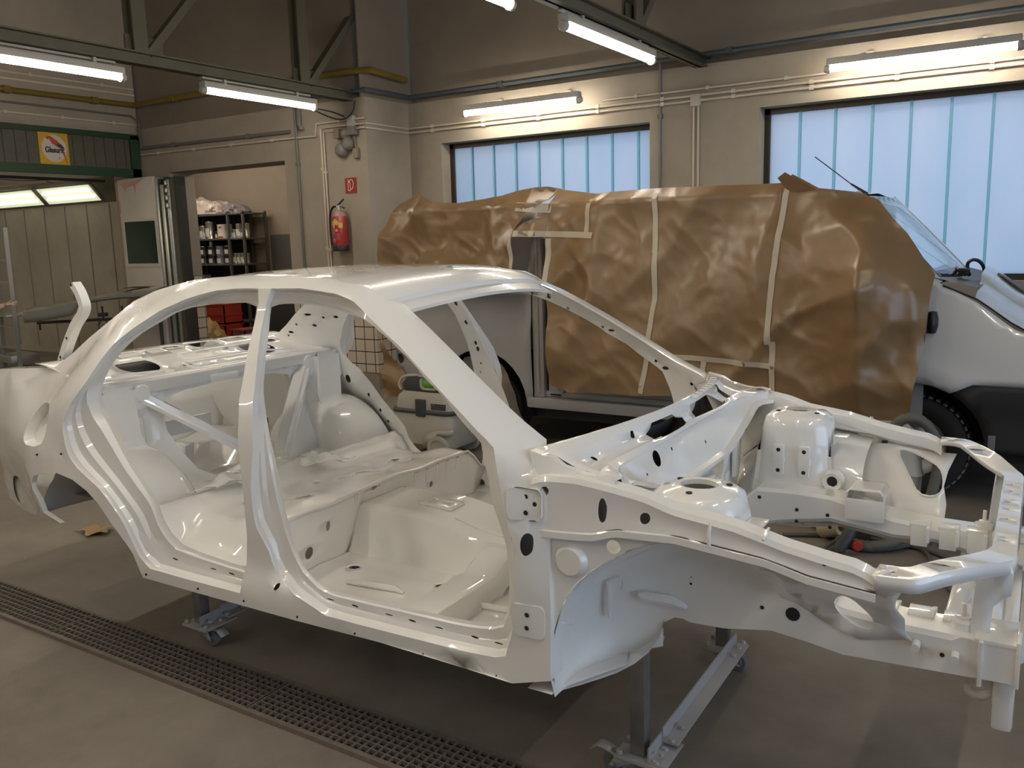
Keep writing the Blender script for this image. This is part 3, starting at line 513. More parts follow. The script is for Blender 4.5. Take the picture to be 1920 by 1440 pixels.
m.loft([[fcowl(0,y) for y in np.linspace(-.74,.74,25)],[(fcowl(0,y)[0]-.01,y,fcowl(0,y)[2]-.035) for y in np.linspace(-.74,.74,25)],[(fcowl(0,y)[0]-.06,y,fcowl(0,y)[2]-.05) for y in np.linspace(-.74,.74,25)]])
m.build('cowl_panel',paint,car,solid=.003)
for i in range(9):
    m=MB(); y=.10+.055*i; x,z=cowlR(y); m.box(x+.008,y,z-.004,x+.03,y+.028,z+.008,bev=.004); m.build('cowl_rib',paint,car)
# plenum trough under the cowl
m=MB(); ys=np.linspace(-.70,.70,15)
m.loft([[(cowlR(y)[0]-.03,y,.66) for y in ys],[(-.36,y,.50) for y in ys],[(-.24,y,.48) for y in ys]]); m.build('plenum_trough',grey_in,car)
# upper firewall between cowl front and ledge
def zled(y): return .497+.085*sm(abs(y),.22,.60)+.03*sm(abs(y),.5,.66)
ys=np.linspace(-.735,.735,41)
m=MB()
P1=[(u,y) for y,u in [(y,0.) for y in ys]]+[(.5,.735)]+[(1.,y) for y in ys[::-1]]+[(.5,-.735)]
def ffw(u,y):
    xf,zf=cowlF(y); return (xf-.002+(max(-.195,xf+.01)-xf)*u,y,zf+.002+(zled(y)-zf)*u)
m.panel(P1,[circ(.30,-.335,.22,.028,14),circ(.7,-.45,.05,.006,6),circ(.25,-.2,.05,.006,6),circ(.55,.1,.05,.006,6)],.09,ffw)
lp=[ffw(1,y) for y in ys]
m.loft([lp,[(x+.022,y,z-.004) for x,y,z in lp],[(x+.024,y,z-.016) for x,y,z in lp],[(x-.03,y,z-.02) for x,y,z in lp]])
m.build('firewall_upper',paint,car,sharp=30)
# lower firewall
def flf(y,z): return (-.235-.12*sm(z,.30,.0),y,z)
o=[(-.50,-.02),(.50,-.02),(.56,.25),(.62,.58),(.45,.56),(.25,.50),(-.25,.50),(-.45,.56),(-.62,.58),(-.56,.25)]
m=MB(); m.panel(dens(o,.08),[circ(.335,.405,.032,.042,14),circ(.555,.435,.022,.036,12),circ(.28,.37,.008,n=6),circ(.39,.45,.008,n=6),circ(.28,.46,.008,n=6),circ(.39,.36,.008,n=6),circ(-.3,.33,.03,n=12),circ(0,.28,.04,n=12)],.07,flf)
m.build('firewall_lower',paint,car,solid=.003)
for x0,x1,y0,y1,z0,z1 in ((-.225,-.21,.44,.50,.34,.48),(-.225,-.205,.08,.20,.28,.42)):
    m=MB(); m.box(x0,y0,z0,x1,y1,z1,bev=.012); m.build('firewall_boss',paint,car)
# ---------------- strut towers
def tower():
    m=MB(); cy=-.578
    def rr_(cx,cy,hx,hy,z,rad,n=5): return [(x,y,z) for x,y in rrect(cx-hx,cy-hy,cx+hx,cy+hy,rad,n)]
    r0=[(0+.052*math.cos(a),cy+.048*math.sin(a),.609) for a in np.linspace(0,2*PI,24,endpoint=False)]
    N=24
    def ringc(hx,hy,z,cx=0,c=cy,p=2.6):
        out=[]
        for k in range(N):
            a=2*PI*k/N; ca,sa=math.cos(a),math.sin(a); out.append((cx+hx*abs(ca)**(2/p)*np.sign(ca),c+hy*abs(sa)**(2/p)*np.sign(sa),z))
        return out
    rings=[[(x,y,.595) for x,y,z in r0],r0,ringc(.062,.058,.612,p=2),ringc(.070,.066,.606,p=2),ringc(.10,.10,.600),ringc(.122,.118,.585),ringc(.132,.126,.55),ringc(.138,.130,.45),ringc(.15,.135,.33),ringc(.17,.14,.20,c=cy+.02)]
    rings=[[(x,max(y,-.497) if z<.47 else y,z) for x,y,z in r] for r in rings]
    m.loft(rings,True); return m
both(tower(),'strut_tower',sharp=50)
holem=mat('dark_hole',(.02,.02,.02),.8)
m=MB()
for a in (0.5,2.6,4.7): m.lathe([(.0,.604),(.009,.604),(.009,.607),(0,.607)],8,M=Matrix.Translation((.083*math.cos(a),-.578+.08*math.sin(a),0)))
both(m,'strut_bolt_hole',mat('dark_hole',(.02,.02,.02),.8))
# bracket with bolt holes on the inner face of the tower (visible on the far one)
for sgn in (-1,1):
    for xa in (.0,.095):
        m=MB(); m.box(-.063+xa,-.452,.375,-.020+xa,-.428,.495,bev=.008); m.box(-.066+xa,-.455,.425,-.017+xa,-.436,.445,bev=.004)
        if sgn>0: m.mirror_y()
        br=m.build('tower_bracket',paint,car)
        for z in (.395,.475):
            m=MB(); m.lathe([(.008,-.4275),(.007,-.4265),(0,-.427)],10,axis='y',M=Matrix.Translation((-.041+xa,0,z)))
            if sgn>0: m.mirror_y()
            m.build('bracket_hole',holem,br)
    m=MB(); m.lathe([(.018,-.495),(.020,-.47),(.034,-.462),(.040,-.475),(.042,-.50)],18,axis='y',M=Matrix.Translation((.15,0,.362)))
    if sgn>0: m.mirror_y()
    bs=m.build('apron_boss',paint,car)
    m=MB(); m.lathe([(.018,-.473),(.0,-.4725)],12,axis='y',M=Matrix.Translation((.15,0,.362)))
    if sgn>0: m.mirror_y()
    m.build('boss_hole',holem,bs)
    m=MB(); m.box(.135,-.60,.515,.185,-.535,.522,bev=.003); m.box(.135,-.60,.485,.14,-.535,.52,bev=.002)
    if sgn>0: m.mirror_y()
    m.build('apron_tab',paint,car)
# ---------------- fender rails (upper apron rails)
RT=D['RAILTOP']; RL=D['RAILLOW']
n=36
rt=rs(RT,n); xs=rt[:,0]
def at(arr,x,k): return float(np.interp(x,arr[:,0],arr[:,k]))
def rail():
    m=MB(); yo=lambda x: _yo(x)
    outer=[]
    xsr=np.linspace(-.405,.495,n)
    def yface(x): return -float(np.interp(x,[-.40,-.1,.1,.5],[.815,.795,.785,.775]))
    def ztop(x): return at(RT,x,2)
    def zlow(x): return at(RL,x,2)
    P=[(x,0.) for x in xsr]+[(xsr[-1],.5)]+[(x,1.) for x in xsr[::-1]]+[(xsr[0],.5)]
    f=lambda x,v:(x,yface(x)+.004*math.sin(PI*min(1,max(0,v))),zlow(x)+(ztop(x)-.022-zlow(x))*v)
    hs=[]
    for h in D['HRAIL']:
        hs.append([(x,(z-zlow(x))/(ztop(x)-.022-zlow(x))) for x,z in h])
    m.panel(P,hs,.06,f)
    def line(dy,dz,base='t'): return [(x,yface(x)+dy,(ztop(x) if base=='t' else zlow(x))+dz) for x in xsr]
    m.loft([line(0,-.022),line(.008,-.008),line(.042,.0),line(.046,-.012),line(.075,-.014),line(.078,-.05)])
    m.loft([line(0,0,'l'),line(-.004,-.004,'l'),line(-.004,-.022,'l')]); m.loft([line(0,0,'l'),line(.07,.0,'l'),line(.078,.03,'l'),line(.078,-.05)])
    # end and hood-hinge ear at the rear
    return m,yface,ztop,zlow
rm,yface,ztop,zlow=rail(); both(rm,'fender_rail',sharp=30)
m=MB(); m.tube([(.10,-.788,.515),(.10,-.790,.55),(.10,-.78,.572),(.10,-.74,.582)],.005,6); m.tube([(.235,-.785,.55),(.235,-.77,.56),(.235,-.735,.565)],.004,6); both(m,'rail_seam')
m=MB(); m.box(-.435,-.80,.585,-.375,-.74,.635,bev=.008); m.box(-.43,-.81,.56,-.40,-.79,.60,bev=.006); both(m,'wing_bracket')
m=MB(); us=np.linspace(0,1,9); A_=[fcowl(u,-.74) for u in us]; m.loft([A_,[(x,-.775,z+.002) for x,y,z in A_],[(max(x,-.405)-.0,yface(x)+.02,ztop(max(-.4,x))-.012) for x,y,z in A_]]); both(m,'cowl_side_plate')
# ---------------- inner wings: arch liner, apron and the chassis rails
AR=D['ARCH']; nA=16
arc=[(x,-.75,z) for x,z in rs(AR,nA)]
lipf=[(x,yface(x)+.03,zlow(x)-.02) for x in np.linspace(.06,.25,9)]
lip=arc+lipf; LB=D['LINERBOT']
C0=np.array((.03,.12))
def inner_end(i):
    x,y,z=lip[i]
    if i<nA:
        v=C0-np.array((x,z)); v/=np.linalg.norm(v); k=.23-.05*(i/(nA-1)); q=np.array((x,z))+v*k; return q
    t=(i-nA)/8; return np.array((x+.05*(1-t),z-.155+.02*t))
m=MB(); rings=[]
for u in np.linspace(0,1,8):
    R=[]
    for i,(x,y,z) in enumerate(lip):
        e=inner_end(i); s_=math.sin(u*PI/2); c_=1-math.cos(u*PI/2)
        R.append((x+(e[0]-x)*c_,y+(-.50-y)*s_,z+(e[1]-z)*c_))
    rings.append(R)
lipe=[(x-.0,y-.035,z+.0) for x,y,z in lip[:nA]]+[(x,y-.005,z+.012) for x,y,z in lip[nA:]]
m.loft(rings[:])
bot=rings; 
# liner tail below: from the arch foot inwards along the sill end
foot=[r[0] for r in rings]; LBp=rs(LB,8)
m.loft([foot,[tuple(p) for p in LBp]])
# flat part of the apron with the chassis rail face, y=-.5
ie=[tuple(inner_end(i)) for i in range(len(lip))]
lowr=[(p[0],p[2]) for p in D['LOWRAIL']]
wave=[(p[0],p[2]) for p in D['WAVE']]
poly=ie[::-1]+[ie[0],(-.14,.10)]+lowr+[(.784,.265),(.66,.272),(.60,.232),(.56,.235),(.53,.24),(.42,.215),(.33,.245),(.27,.285)]
poly=[p for i,p in enumerate(poly) if i==0 or np.linalg.norm(np.array(p)-np.array(poly[i-1]))>1e-3]
hl=[circ(.245,.245,.016,n=12),circ(.16,.247,.006,n=6),circ(.36,.243,.006,n=6),circ(.44,.222,.007,n=6),circ(.62,.215,.006,n=6),circ(-.05,.30,.005,n=6),circ(-.05,.275,.005,n=6),circ(.115,.40,.02,n=12)]
m.panel(poly,[],.05,lambda x,z:(x,-.50,z))
m2=m.copy()
both(m,'inner_wing',sharp=45)
# front part of the wing with the lamp opening and wavy edge (slopes from the rail down to the chassis rail)
def fsl(x,z):
    t=min(1.,max(0.,(z-.28)/(.46-.28))); return (x,-(.503+.22*t),z)
W_=[(p[0],p[2]) for p in D['WAVE']]; OV=[(p[0],p[2]) for p in D['OVAL']]
po=[(.20,.462),(.34,.472),(.485,.455)]+W_[1:8]+[(.53,.238),(.42,.212),(.33,.243),(.22,.30)]
TRI=[(.341,.45),(.375,.457),(.452,.432),(.496,.413),(.512,.383),(.514,.345),(.487,.326),(.437,.330),(.40,.375)]
for sgn,h in ((-1,OV),(1,TRI)):
    h=smooth(h,1); m=MB(); m.panel(dens(po,.05),[h]+[circ(.575,.30,.006,n=6),circ(.577,.27,.006,n=6),circ(.345,.425,.005,n=6)][:1],.035,fsl)
    hr=[fsl(*p) for p in h]; m.loft([hr,[(x,y+.014,z) for x,y,z in hr]],True)
    if sgn>0: m.mirror_y()
    m.build('wing_front_plate',paint,car,solid=.003)
# chassis rails
def chassis():
    m=MB(); st=[(-.50,.02,.13),(-.25,.06,.20),(-.10,.16,.335),(.05,.165,.34),(.17,.185,.335),(.28,.172,.31),(.38,.158,.285),(.52,.162,.272),(.64,.168,.27),(.785,.174,.268)]
    rings=[]
    for x,zb,zt in st:
        rings.append([(x,-.499,zb),(x,-.499,zt-.012),(x,-.488,zt),(x,-.372,zt),(x,-.36,zt-.012),(x,-.36,zb+.01+.06*sm(x,-.2,.0)*(1-sm(x,.55,.72))),(x,-.37,zb+.055*sm(x,-.2,.0)*(1-sm(x,.55,.72))),(x,-.49,zb)])
    m.loft(rings,True); return m
both(chassis(),'chassis_rail',sharp=30)
holem=MATS['dark_hole']
m=MB()
for x,z,r in ((.245,.245,.020),(.16,.247,.006),(.36,.243,.006),(.44,.222,.007),(.62,.215,.006),(-.05,.30,.004),(-.05,.277,.004)):
    m=MB(); m.lathe([(r*1.0,-.5012),(r*.9,-.5020),(0,-.5018)],12,axis='y',M=Matrix.Translation((x,0,z))); both(m,'rail_hole',holem)
for x,z in ((-.09,.30),(.05,.27),(.16,.265),(.05,.225),(.17,.22),(.70,.235)):
    m=MB(); m.lathe([(.007,.3585),(.006,.3575),(0,.3578)],10,axis='y',M=Matrix.Translation((x,0,z))); m.build('rail_hole',holem,car)
# engine mount saddle and brackets on the rails
def saddle():
    m=MB()
    prof=[(-.0,.30),(-.0,.365),(.012,.378),(.11,.378),(.125,.362),(.128,.29)]
    m.loft([[(.225+a,y,b) for a,b in prof] for y in (-.34,-.37,-.46,-.49)]); m.box(.225,-.345,.27,.352,-.335,.345,bev=.004); return m
both(saddle(),'engine_mount_bracket',solid=.004)
m=MB()
for x0 in (.44,.53,.615):
    m.box(x0,-.365,.20,x0+.055,-.352,.275,bev=.004); m.box(x0-.005,-.42,.270,x0+.06,-.352,.279,bev=.003); m.box(x0+.05,-.385,.22,x0+.062,-.335,.275,bev=.003)
both(m,'battery_tray_bracket')
m=MB(); m.lathe([(.0,.27),(.028,.27),(.030,.29),(.018,.295),(.016,.30),(.006,.302),(.006,.335),(0,.336)],14,M=Matrix.Translation((.66,-.43,0))); both(m,'mount_stud')
for x in (.56,.65):
    m=MB(); m.tube([(x,-.503,.235-.01*(x>.6)),(x,-.535,.233-.01*(x>.6))],.011,10); both(m,'wing_stud')
# raised pressings on the liner
m=MB(); m.tube([(-.20,-.545,.23),(-.18,-.538,.225),(-.10,-.512,.215),(-.06,-.505,.20)],[.006,.016,.018,.008],8); both(m,'liner_pressing')
m=MB(); m.tube([(-.235,-.60,.30),(-.262,-.62,.285),(-.27,-.60,.20),(-.275,-.59,.16)],[.004,.009,.009,.004],8); both(m,'liner_pressing')
# outer arch lip between hinge pillar and liner (side apron plate)
def fap(x,z): return (x,-(.795-.02*sm(x,-.36,-.1)),z)
ap=[(-.352,.02)]+[(x-.004,z) for x,z in rs(AR,12)[1:]]+[(.05,.505),(.05,.53)]+[(x,zlow(x)+.004) for x in np.linspace(0.0,-.35,10)]+[(-.36,.30)]
m=MB(); m.panel(dens(ap,.04),[circ(-.17,.462,.020,n=12)],.04,fap); apo=[fap(x,z) for x,z in rs(AR,14)]; m.loft([apo,[(x,-.745,z) for x,y,z in apo]])
both(m,'apron_plate',sharp=30)
m=MB(); m.lathe([(.0,-.806),(.038,-.806),(.045,-.80),(.052,-.785)],20,axis='y',M=Matrix.Translation((-.295,0,.405))); both(m,'apron_pressing')
# sill end / jack point
m=MB(); m.panel([(-.44,-.80),(-.36,-.80),(-.353,-.75),(-.205,-.62),(-.25,-.50),(-.44,-.50)],[],.1,lambda x,y:(x,y,-.012+.05*sm(x,-.36,-.2))); both(m,'sill_end',solid=.003)
# ---------------- radiator support
hx=[(.485,.775),(.575,.765),(.68,.60),(.766,.425)]
ix=[(.49,.695),(.55,.695),(.63,.53),(.712,.387)]
out=[(x,-y) for x,y in hx]+[(x,y) for x,y in hx[::-1]]
inn=[(x,y) for x,y in ix]+[(x,-y) for x,y in ix[::-1]]
loop=smooth(dens(out,.09,False),1,False).tolist()+smooth(dens(inn,.09,False),1,False).tolist()
def frs(x,y):
    a=abs(y); return (x,y,.478+.025*sm(a,.40,.70)-.006*sm(x,.70,.76))
oo=smooth(dens(out,.09,False),1,False)
def keyhole(s): return [(.612+.026*math.cos(a),s*(.625+.013*math.sin(a))) for a in np.linspace(0,2*PI,12,endpoint=False)]
hs=[keyhole(-1),keyhole(1)]+[circ(.735,y,.005,.007,6) for y in (-.30,-.27,-.1,.0,.08,.2,.28)]+[circ(.525,s*.735,.006,n=6) for s in (-1,1)]
m=MB(); m.panel(loop,hs,.05,frs)
L0=[frs(*p) for p in oo]; m.loft([L0,[(x+.004,y*1.003,z-.008) for x,y,z in L0],[(x+.004,y*1.003,z-.032) for x,y,z in L0]])
ii=smooth(dens(inn,.09,False),1,False); L1=[frs(*p) for p in ii]; m.loft([L1,[(x,y,z-.014) for x,y,z in L1]])
m.build('radiator_support',paint,car,solid=.003,sharp=35)
def vert():
    m=MB()
    a=[(.690,.47),(.758,.47),(.765,.44),(.762,.385),(.745,.375),(.725,.35),(.722,.30),(.722,.262),(.680,.262),(.678,.30),(.684,.40)]
    m.panel(a,[],.04,lambda x,z:(x,-.455,z)); m.loft([[(x,-.455,z) for x,z in a[7:]+a[:1]],[(x-.004,-.415,z) for x,z in a[7:]+a[:1]]])
    m.box(.690,-.50,.262,.79,-.352,.276,bev=.005); return m
both(vert(),'radiator_side_post',solid=.003)
m=MB(); m.box(.782,-.505,.165,.792,-.36,.285,bev=.003); m.box(.70,-.515,.155,.712,-.495,.275,bev=.004); both(m,'rail_end_plate')
m=MB(); m.box(.785,-.43,.20,.80,-.25,.47,bev=.006); both(m,'front_panel_side')
m=MB(); m.box(.735,-.46,.02,.785,.46,.16,bev=.012); m.build('lower_crossmember',paint,car)
m=MB(); m.panel([(.60,-.37),(.74,-.37),(.74,.37),(.60,.37)],[circ(.67,y,.012,n=8) for y in (-.3,-.2,0,.2,.3)],.08,lambda x,y:(x,y,.20-.02*sm(x,.6,.7))); m.build('lower_tray',paint,car,solid=.004)
m=MB(); m.panel(rrect(.668,.085,.738,.155,.03),[circ(.702,.118,.019,.011,12)],.05,lambda x,z:(x,-.40,z-.02),interior=False); m.build('tow_eye',paint,car,solid=.012)
# ---------------- floor, tunnel, heel board, rear seat pan
def zfloor(x,y):
    a=abs(y); t=.185*(1-sm(a,.15,.25))
    z=.015+t
    z+=.16*sm(x,-.62,-.36)*(1-.0)
    z+=.012*math.sin(x*9)*sm(.7-a,0,.2)*(1-sm(a,.55,.7))
    z+=.07*sm(a,.70,.775)
    hb=sm(x,-1.625,-1.675)
    zr=.250+.02*(1-sm(a,.0,.25))-.02*sm(x,-1.8,-2.1)+.045*sm(x,-2.06,-2.16)-.125*sm(a,.60,.775)*sm(x,-2.2,-2.05)
    zr+=.006*math.sin(21*y+6*x)*math.sin(17*x)
    return z*(1-hb)+zr*hb
XH=-1.655
def zfr(x,y):
    a=abs(y); t=.185*(1-sm(a,.15,.24))
    return .012+t*(1-.25*sm(x,-1.35,-1.0))+.16*sm(x,-.62,-.36)+.005*math.sin(13*y)*sm(a,.3,.4)+.03*sm(a,.74,.775)
def zre(x,y):
    a=abs(y)
    z=.262+.015*(1-sm(a,.0,.25))-.035*sm(x,-1.72,-1.95)+.05*sm(x,-2.06,-2.16)-.13*sm(a,.60,.775)*sm(x,-2.2,-2.05)
    return z+.006*math.sin(21*y+6*x)*math.sin(17*x)
fh=[circ(-1.50,-.37,.022,n=10),circ(-1.08,-.36,.020,n=10),circ(-1.0,-.31,.020,n=10),circ(-1.46,.34,.020,n=10)]
rh=[circ(-1.83,.09,.055,.020,10),circ(-1.80,-.33,.045,.022,10),circ(-2.03,-.42,.008,n=6),circ(-1.9,.4,.03,.012,8),circ(-1.95,-.1,.007,n=6)]
o1=[(x,-.775) for x in np.linspace(XH,-.34,24)]+[(-.34,y) for y in np.linspace(-.7,.7,20)]+[(x,.775) for x in np.linspace(-.34,XH,24)]+[(XH,y) for y in np.linspace(.7,-.7,40)]
m=MB(); m.panel(o1,fh,.026,lambda x,y:(x,y,zfr(x,y))); m.build('floor_pan',paint,car,solid=.002,sharp=28)
o2=[(x,-.775) for x in np.linspace(-2.2,XH+.03,14)]+[(XH+.03,y) for y in np.linspace(-.7,.7,24)]+[(x,.775) for x in np.linspace(XH+.03,-2.2,14)]+[(-2.2,y) for y in np.linspace(.7,-.7,20)]
m=MB(); m.panel(o2,rh,.03,lambda x,y:(x,y,zre(x,y))); m.build('rear_seat_pan',paint,car,solid=.002,sharp=40)
hb=[(-.775,0.),(.775,0.),(.775,1.),(-.775,1.)]
def fhb(y,v):
    z0=zfr(XH,y)-.005; z1=zre(XH+.03,y); dz=.004*math.sin(24*y)*math.sin(PI*v)
    return (XH+.03*v+dz,y,z0+(z1-z0)*v)
m=MB(); m.panel(dens(hb,.06),[circ(-.47,.30,.022,.10,12),circ(-.36,.62,.013,.09,10),circ(-.07,.72,.018,.14,10),circ(.33,.6,.012,.06,8)],.06,fhb)
ye=np.linspace(-.775,.775,30); top=[fhb(y,1) for y in ye]
m.loft([top,[(x+.012,y,z+.006) for x,y,z in top],[(x+.014,y,z-.004) for x,y,z in top]]); m.build('heel_board',paint,car,solid=.002,sharp=35)
for y0 in np.linspace(-.2,.62,11):
    m=MB(); m.tube([fhb(y0,.95),fhb(y0,.70)],[.010,.006],6); m.build('heel_board_rib',paint,car)
# tunnel dimples and a bracket plate
m=MB(); m.panel(rrect(-1.42,-.05,-1.25,.07,.015),[circ(-1.38,.02,.008,n=6),circ(-1.30,.02,.008,n=6)],.05,lambda x,y:(x,y,zfr(x,y)+.006)); m.build('tunnel_bracket',paint,car,solid=.006)
m=MB(); m.tube([(x,-.10+.02*math.sin(9*x),zfr(x,-.10)+.002) for x in np.linspace(-1.2,-.7,12)],.008,6); m.build('tunnel_bead',paint,car)
for s in (-1,1):
    m=MB(); ys=np.linspace(.20,.76,10)*s
    pr=[(-1.02,.0),(-1.0,.055),(-.98,.075),(-.88,.08),(-.855,.07),(-.83,.0)]
    m.loft([[(x,y,.012+z+.05*sm(.32-abs(y),0,.1)) for x,z in pr] for y in ys]); m.build('seat_crossmember',paint,car,sharp=30)
m=MB()
for i,(x,y) in enumerate(((-1.3,-.5),(-1.25,.45),(-.75,-.45),(-.72,.5))):
    m=MB(); m.tube([(x-.12,y,.018),(x-.08,y,.026),(x+.1,y+.02,.026),(x+.14,y+.02,.018)],[.006,.012,.012,.006],8); m.build('floor_bead',paint,car)
# torn sound-deadening flaps left on the seat pan
def flap(pts,z):
    P=np.array(pts); m=MB(); m.panel(dens(P,.03),[],.03,lambda x,y:(x,y,z+.012*math.sin(40*x+13*y)+.025*sm(math.sin(25*y+9*x),.2,1)))
    return m.build('torn_sealer_flap',paint,car,solid=.002)
flap([(-2.16,.02),(-2.10,.14),(-2.02,.10),(-1.94,.16),(-1.93,.02),(-2.0,-.08),(-2.10,-.06)],.305)
flap([(-2.20,-.60),(-2.12,-.50),(-2.10,-.30),(-2.20,-.22)],.30)
# ---------------- rear bulkhead, parcel shelf, braces
BX=-2.58
bo=[(-.68,.25),(-.72,.55),(-.68,.72),(.68,.72),(.72,.55),(.68,.25),(.30,.20),(-.30,.20)]
hole1=smooth([(-.40,.57),(-.37,.645),(0,.662),(.37,.645),(.40,.57),(.375,.44),(.27,.235),(0,.215),(-.27,.235),(-.375,.44)],1)
m=MB(); m.panel(dens(bo,.08),[hole1]+[circ(s*.47,.665,.016,n=10) for s in (-1,1)]+[circ(s*.455,.625,.010,n=8) for s in (-1,1)]+[circ(s*.36,.675,.006,n=6) for s in (-1,1)]+[slot(s*.515,.50,.035,.13) for s in (-1,1)]+[circ(s*.58,.62,.007,n=6) for s in (-1,1)],.07,lambda y,z:(BX+.10*(1-sm(z,.2,.5)),y,z))
hr=[(BX+.10*(1-sm(z,.2,.5)),y,z) for y,z in hole1]; m.loft([hr,[(x-.03,y,z) for x,y,z in hr]],True)
m.build('rear_bulkhead',paint,car,solid=.003)
def zshelf(x,y):
    z=.732+.075*sm(-x,2.6,3.02)
    return z
SHx0,SHx1=-3.02,-2.57
sho=[(x,-.70) for x in np.linspace(SHx0,SHx1,9)]+[(SHx1,y) for y in np.linspace(-.62,.62,18)]+[(x,.70) for x in np.linspace(SHx1,SHx0,9)]+[(SHx0-.04*math.cos(y/.62*PI/2),y) for y in np.linspace(.62,-.62,18)]
shh=[circ(-2.78,s*.36,.10,.095,20) for s in (-1,1)]
for y0,y1,x0,x1 in ((-.36,-.24,-2.965,-2.90),(-.19,-.11,-2.96,-2.905),(-.08,.0,-2.975,-2.93),(.07,.22,-2.98,-2.90),(.30,.42,-2.985,-2.93)):
    shh.append(rrect(x0,y0,x1,y1,.012,2))
shh+=[circ(-2.86,.06,.028,.035,12),circ(-2.70,-.15,.012,.03,8),circ(-2.66,-.05,.006,n=6),circ(-2.66,.03,.006,n=6),circ(-2.75,.08,.008,n=6),circ(-2.83,.20,.009,.014,6),circ(-2.70,.27,.007,n=6),circ(-2.9,-.47,.008,n=6),circ(-2.85,.52,.02,.03,8)]
m=MB(); m.panel(sho,shh,.045,lambda x,y:(x,y,zshelf(x,y)))
fe=[(SHx1,y,zshelf(SHx1,y)) for y in np.linspace(-.70,.70,20)]
m.loft([fe,[(x+.012,y,z-.01) for x,y,z in fe],[(x+.014,y,z-.06) for x,y,z in fe]])
m.build('parcel_shelf',paint,car,solid=.002,sharp=35)
for pts in (rrect(-2.72,-.16,-2.64,.30,.02),rrect(-2.84,-.10,-2.74,.42,.02)):
    m=MB(); L=[(x,y,zshelf(x,y)+.004) for x,y in pts]; m.tube(L+[L[0]],.006,6,cap=False); m.build('shelf_bead',paint,car)
m=MB(); m.panel([(-3.0,-.62),(-2.62,-.60),(-2.62,.60),(-3.0,.62)],[],.3,lambda x,y:(x,y,zshelf(x,y)-.055)); m.build('shelf_dark_backing',grey_in,car)  # dark sheet added under the shelf so its holes look shaded
for q in ([(-2.70,-.55),(-2.66,-.30),(-2.62,-.28)],[(-2.90,-.55),(-2.88,-.45)],[(-2.72,.36),(-2.66,.52)],[(-2.62,.32),(-2.62,.50)],[(-2.86,.22),(-2.86,.44)]):
    m=MB(); m.tube([(x,y,zshelf(x,y)+.002) for x,y in dens(q,.03,False)],.007,6); m.build('shelf_bead',paint,car)
m=MB(); m.box(-2.60,-.14,.66,-2.552,.03,.70,bev=.01); m.build('bulkhead_pressing',paint,car)
def brace(s):
    a=Vector((-2.60,s*.508,.672)); c=Vector((-2.33,s*.05,.300)); m=MB()
    prof=[(-.024,-.042),(-.024,.042),(-.008,.042),(.0,.030),(.022,.026),(.022,-.026),(.0,-.030),(-.008,-.042)]
    m.tube([a,c],1,prof=prof); m.build('seatback_brace',paint,car,sharp=25)
    h=MB(); h.lathe([(.0,.05),(.035,.045),(.055,.02),(.060,-.03),(.052,-.06)],16,M=Matrix.Translation((-2.595,s*.505,.672))@Matrix.Rotation(PI/2,4,'Y')); h.box(-2.60,s*.508-.05,.60,-2.56,s*.508+.05,.69,bev=.015); h.build('brace_socket',paint,car)
brace(-1); brace(1)
# rear wheel housings and strut housings
def tub(cx,cz,R,y0,dep):
    m=MB(); A=np.linspace(-.25,PI+.02,30)
    rings=[]
    for u in np.linspace(0,1,9):
        s_,c_=1-(1-u)**2.6,u**3
        rings.append([(cx+(R-.17*c_)*math.cos(a),y0+dep*s_,max(.155 if math.cos(a)<0 else -1,cz+(R*.97-.17*c_)*math.sin(a))) for a in A])
    m.loft(rings)
    m.add([(x,y,z) for x,y,z in rings[-1]],[tuple(range(len(A)))])
    return m
both(tub(-2.575,.09,.385,-.755,.29),'rear_wheel_housing',sharp=60)
both(tub(-2.60,.06,.345,-.80,.30),'wheel_arch_inner_grey',mat('arch_inner_grey',(.60,.59,.56),.5),sharp=60)  # second, greyer copy of the housing on the arch side
m=MB()
prof=[(-.15,-.16),(-.15,.10),(-.06,.16),(.08,.16),(.15,.10),(.15,-.16)]
m.loft([[(-2.66+a*.85,-.62+b*.62,z) for a,b in [(p[0],p[1]) for p in prof]] for z in (.30,.45,.58,.70)]); m.loft([[(-2.54,-.70,.72),(-2.54,-.56,.72)],[(-2.54,-.70,.50),(-2.54,-.54,.50)],[(-2.48,-.70,.34),(-2.46,-.52,.34)]])
both(m,'rear_strut_housing')
m=MB(); m.panel(rrect(-2.70,.555,-2.535,.68,.03),[],.05,lambda x,z:(x,-(gin(x,z)-.012),z)); both(m,'quarter_pressing',solid=.004)
# trunk
def ztr(x,y): return .215-.10*sm(.34-math.hypot(x+3.0,y),0,.06)+.02*math.sin(14*y)*(math.hypot(x+3.0,y)>.4)
tf=[(-3.46,y) for y in np.linspace(-.62,.62,16)]+[(x,.66) for x in np.linspace(-3.4,-2.2,14)]+[(-2.18,y) for y in np.linspace(.62,-.62,16)]+[(x,-.66) for x in np.linspace(-2.2,-3.4,14)]
m=MB(); m.panel(tf,[],.06,lambda x,y:(x,y,ztr(x,y))); m.build('boot_floor',paint,car,sharp=60)
rp=[(-.66,.15),(.66,.15),(.66,.70),(.35,.735),(-.35,.735),(-.66,.70)]
m=MB(); m.panel(dens(rp,.1),[rrect(s*.47-.13,.50,s*.47+.13,.66,.05) for s in (-1,1)],.1,lambda y,z:(-3.47,y,z)); m.build('rear_panel',paint,car,solid=.003)
m=MB(); m.box(-2.95,-.20,.36,-2.92,.14,.44,bev=.008); m.build('boot_cross_strut',paint,car)
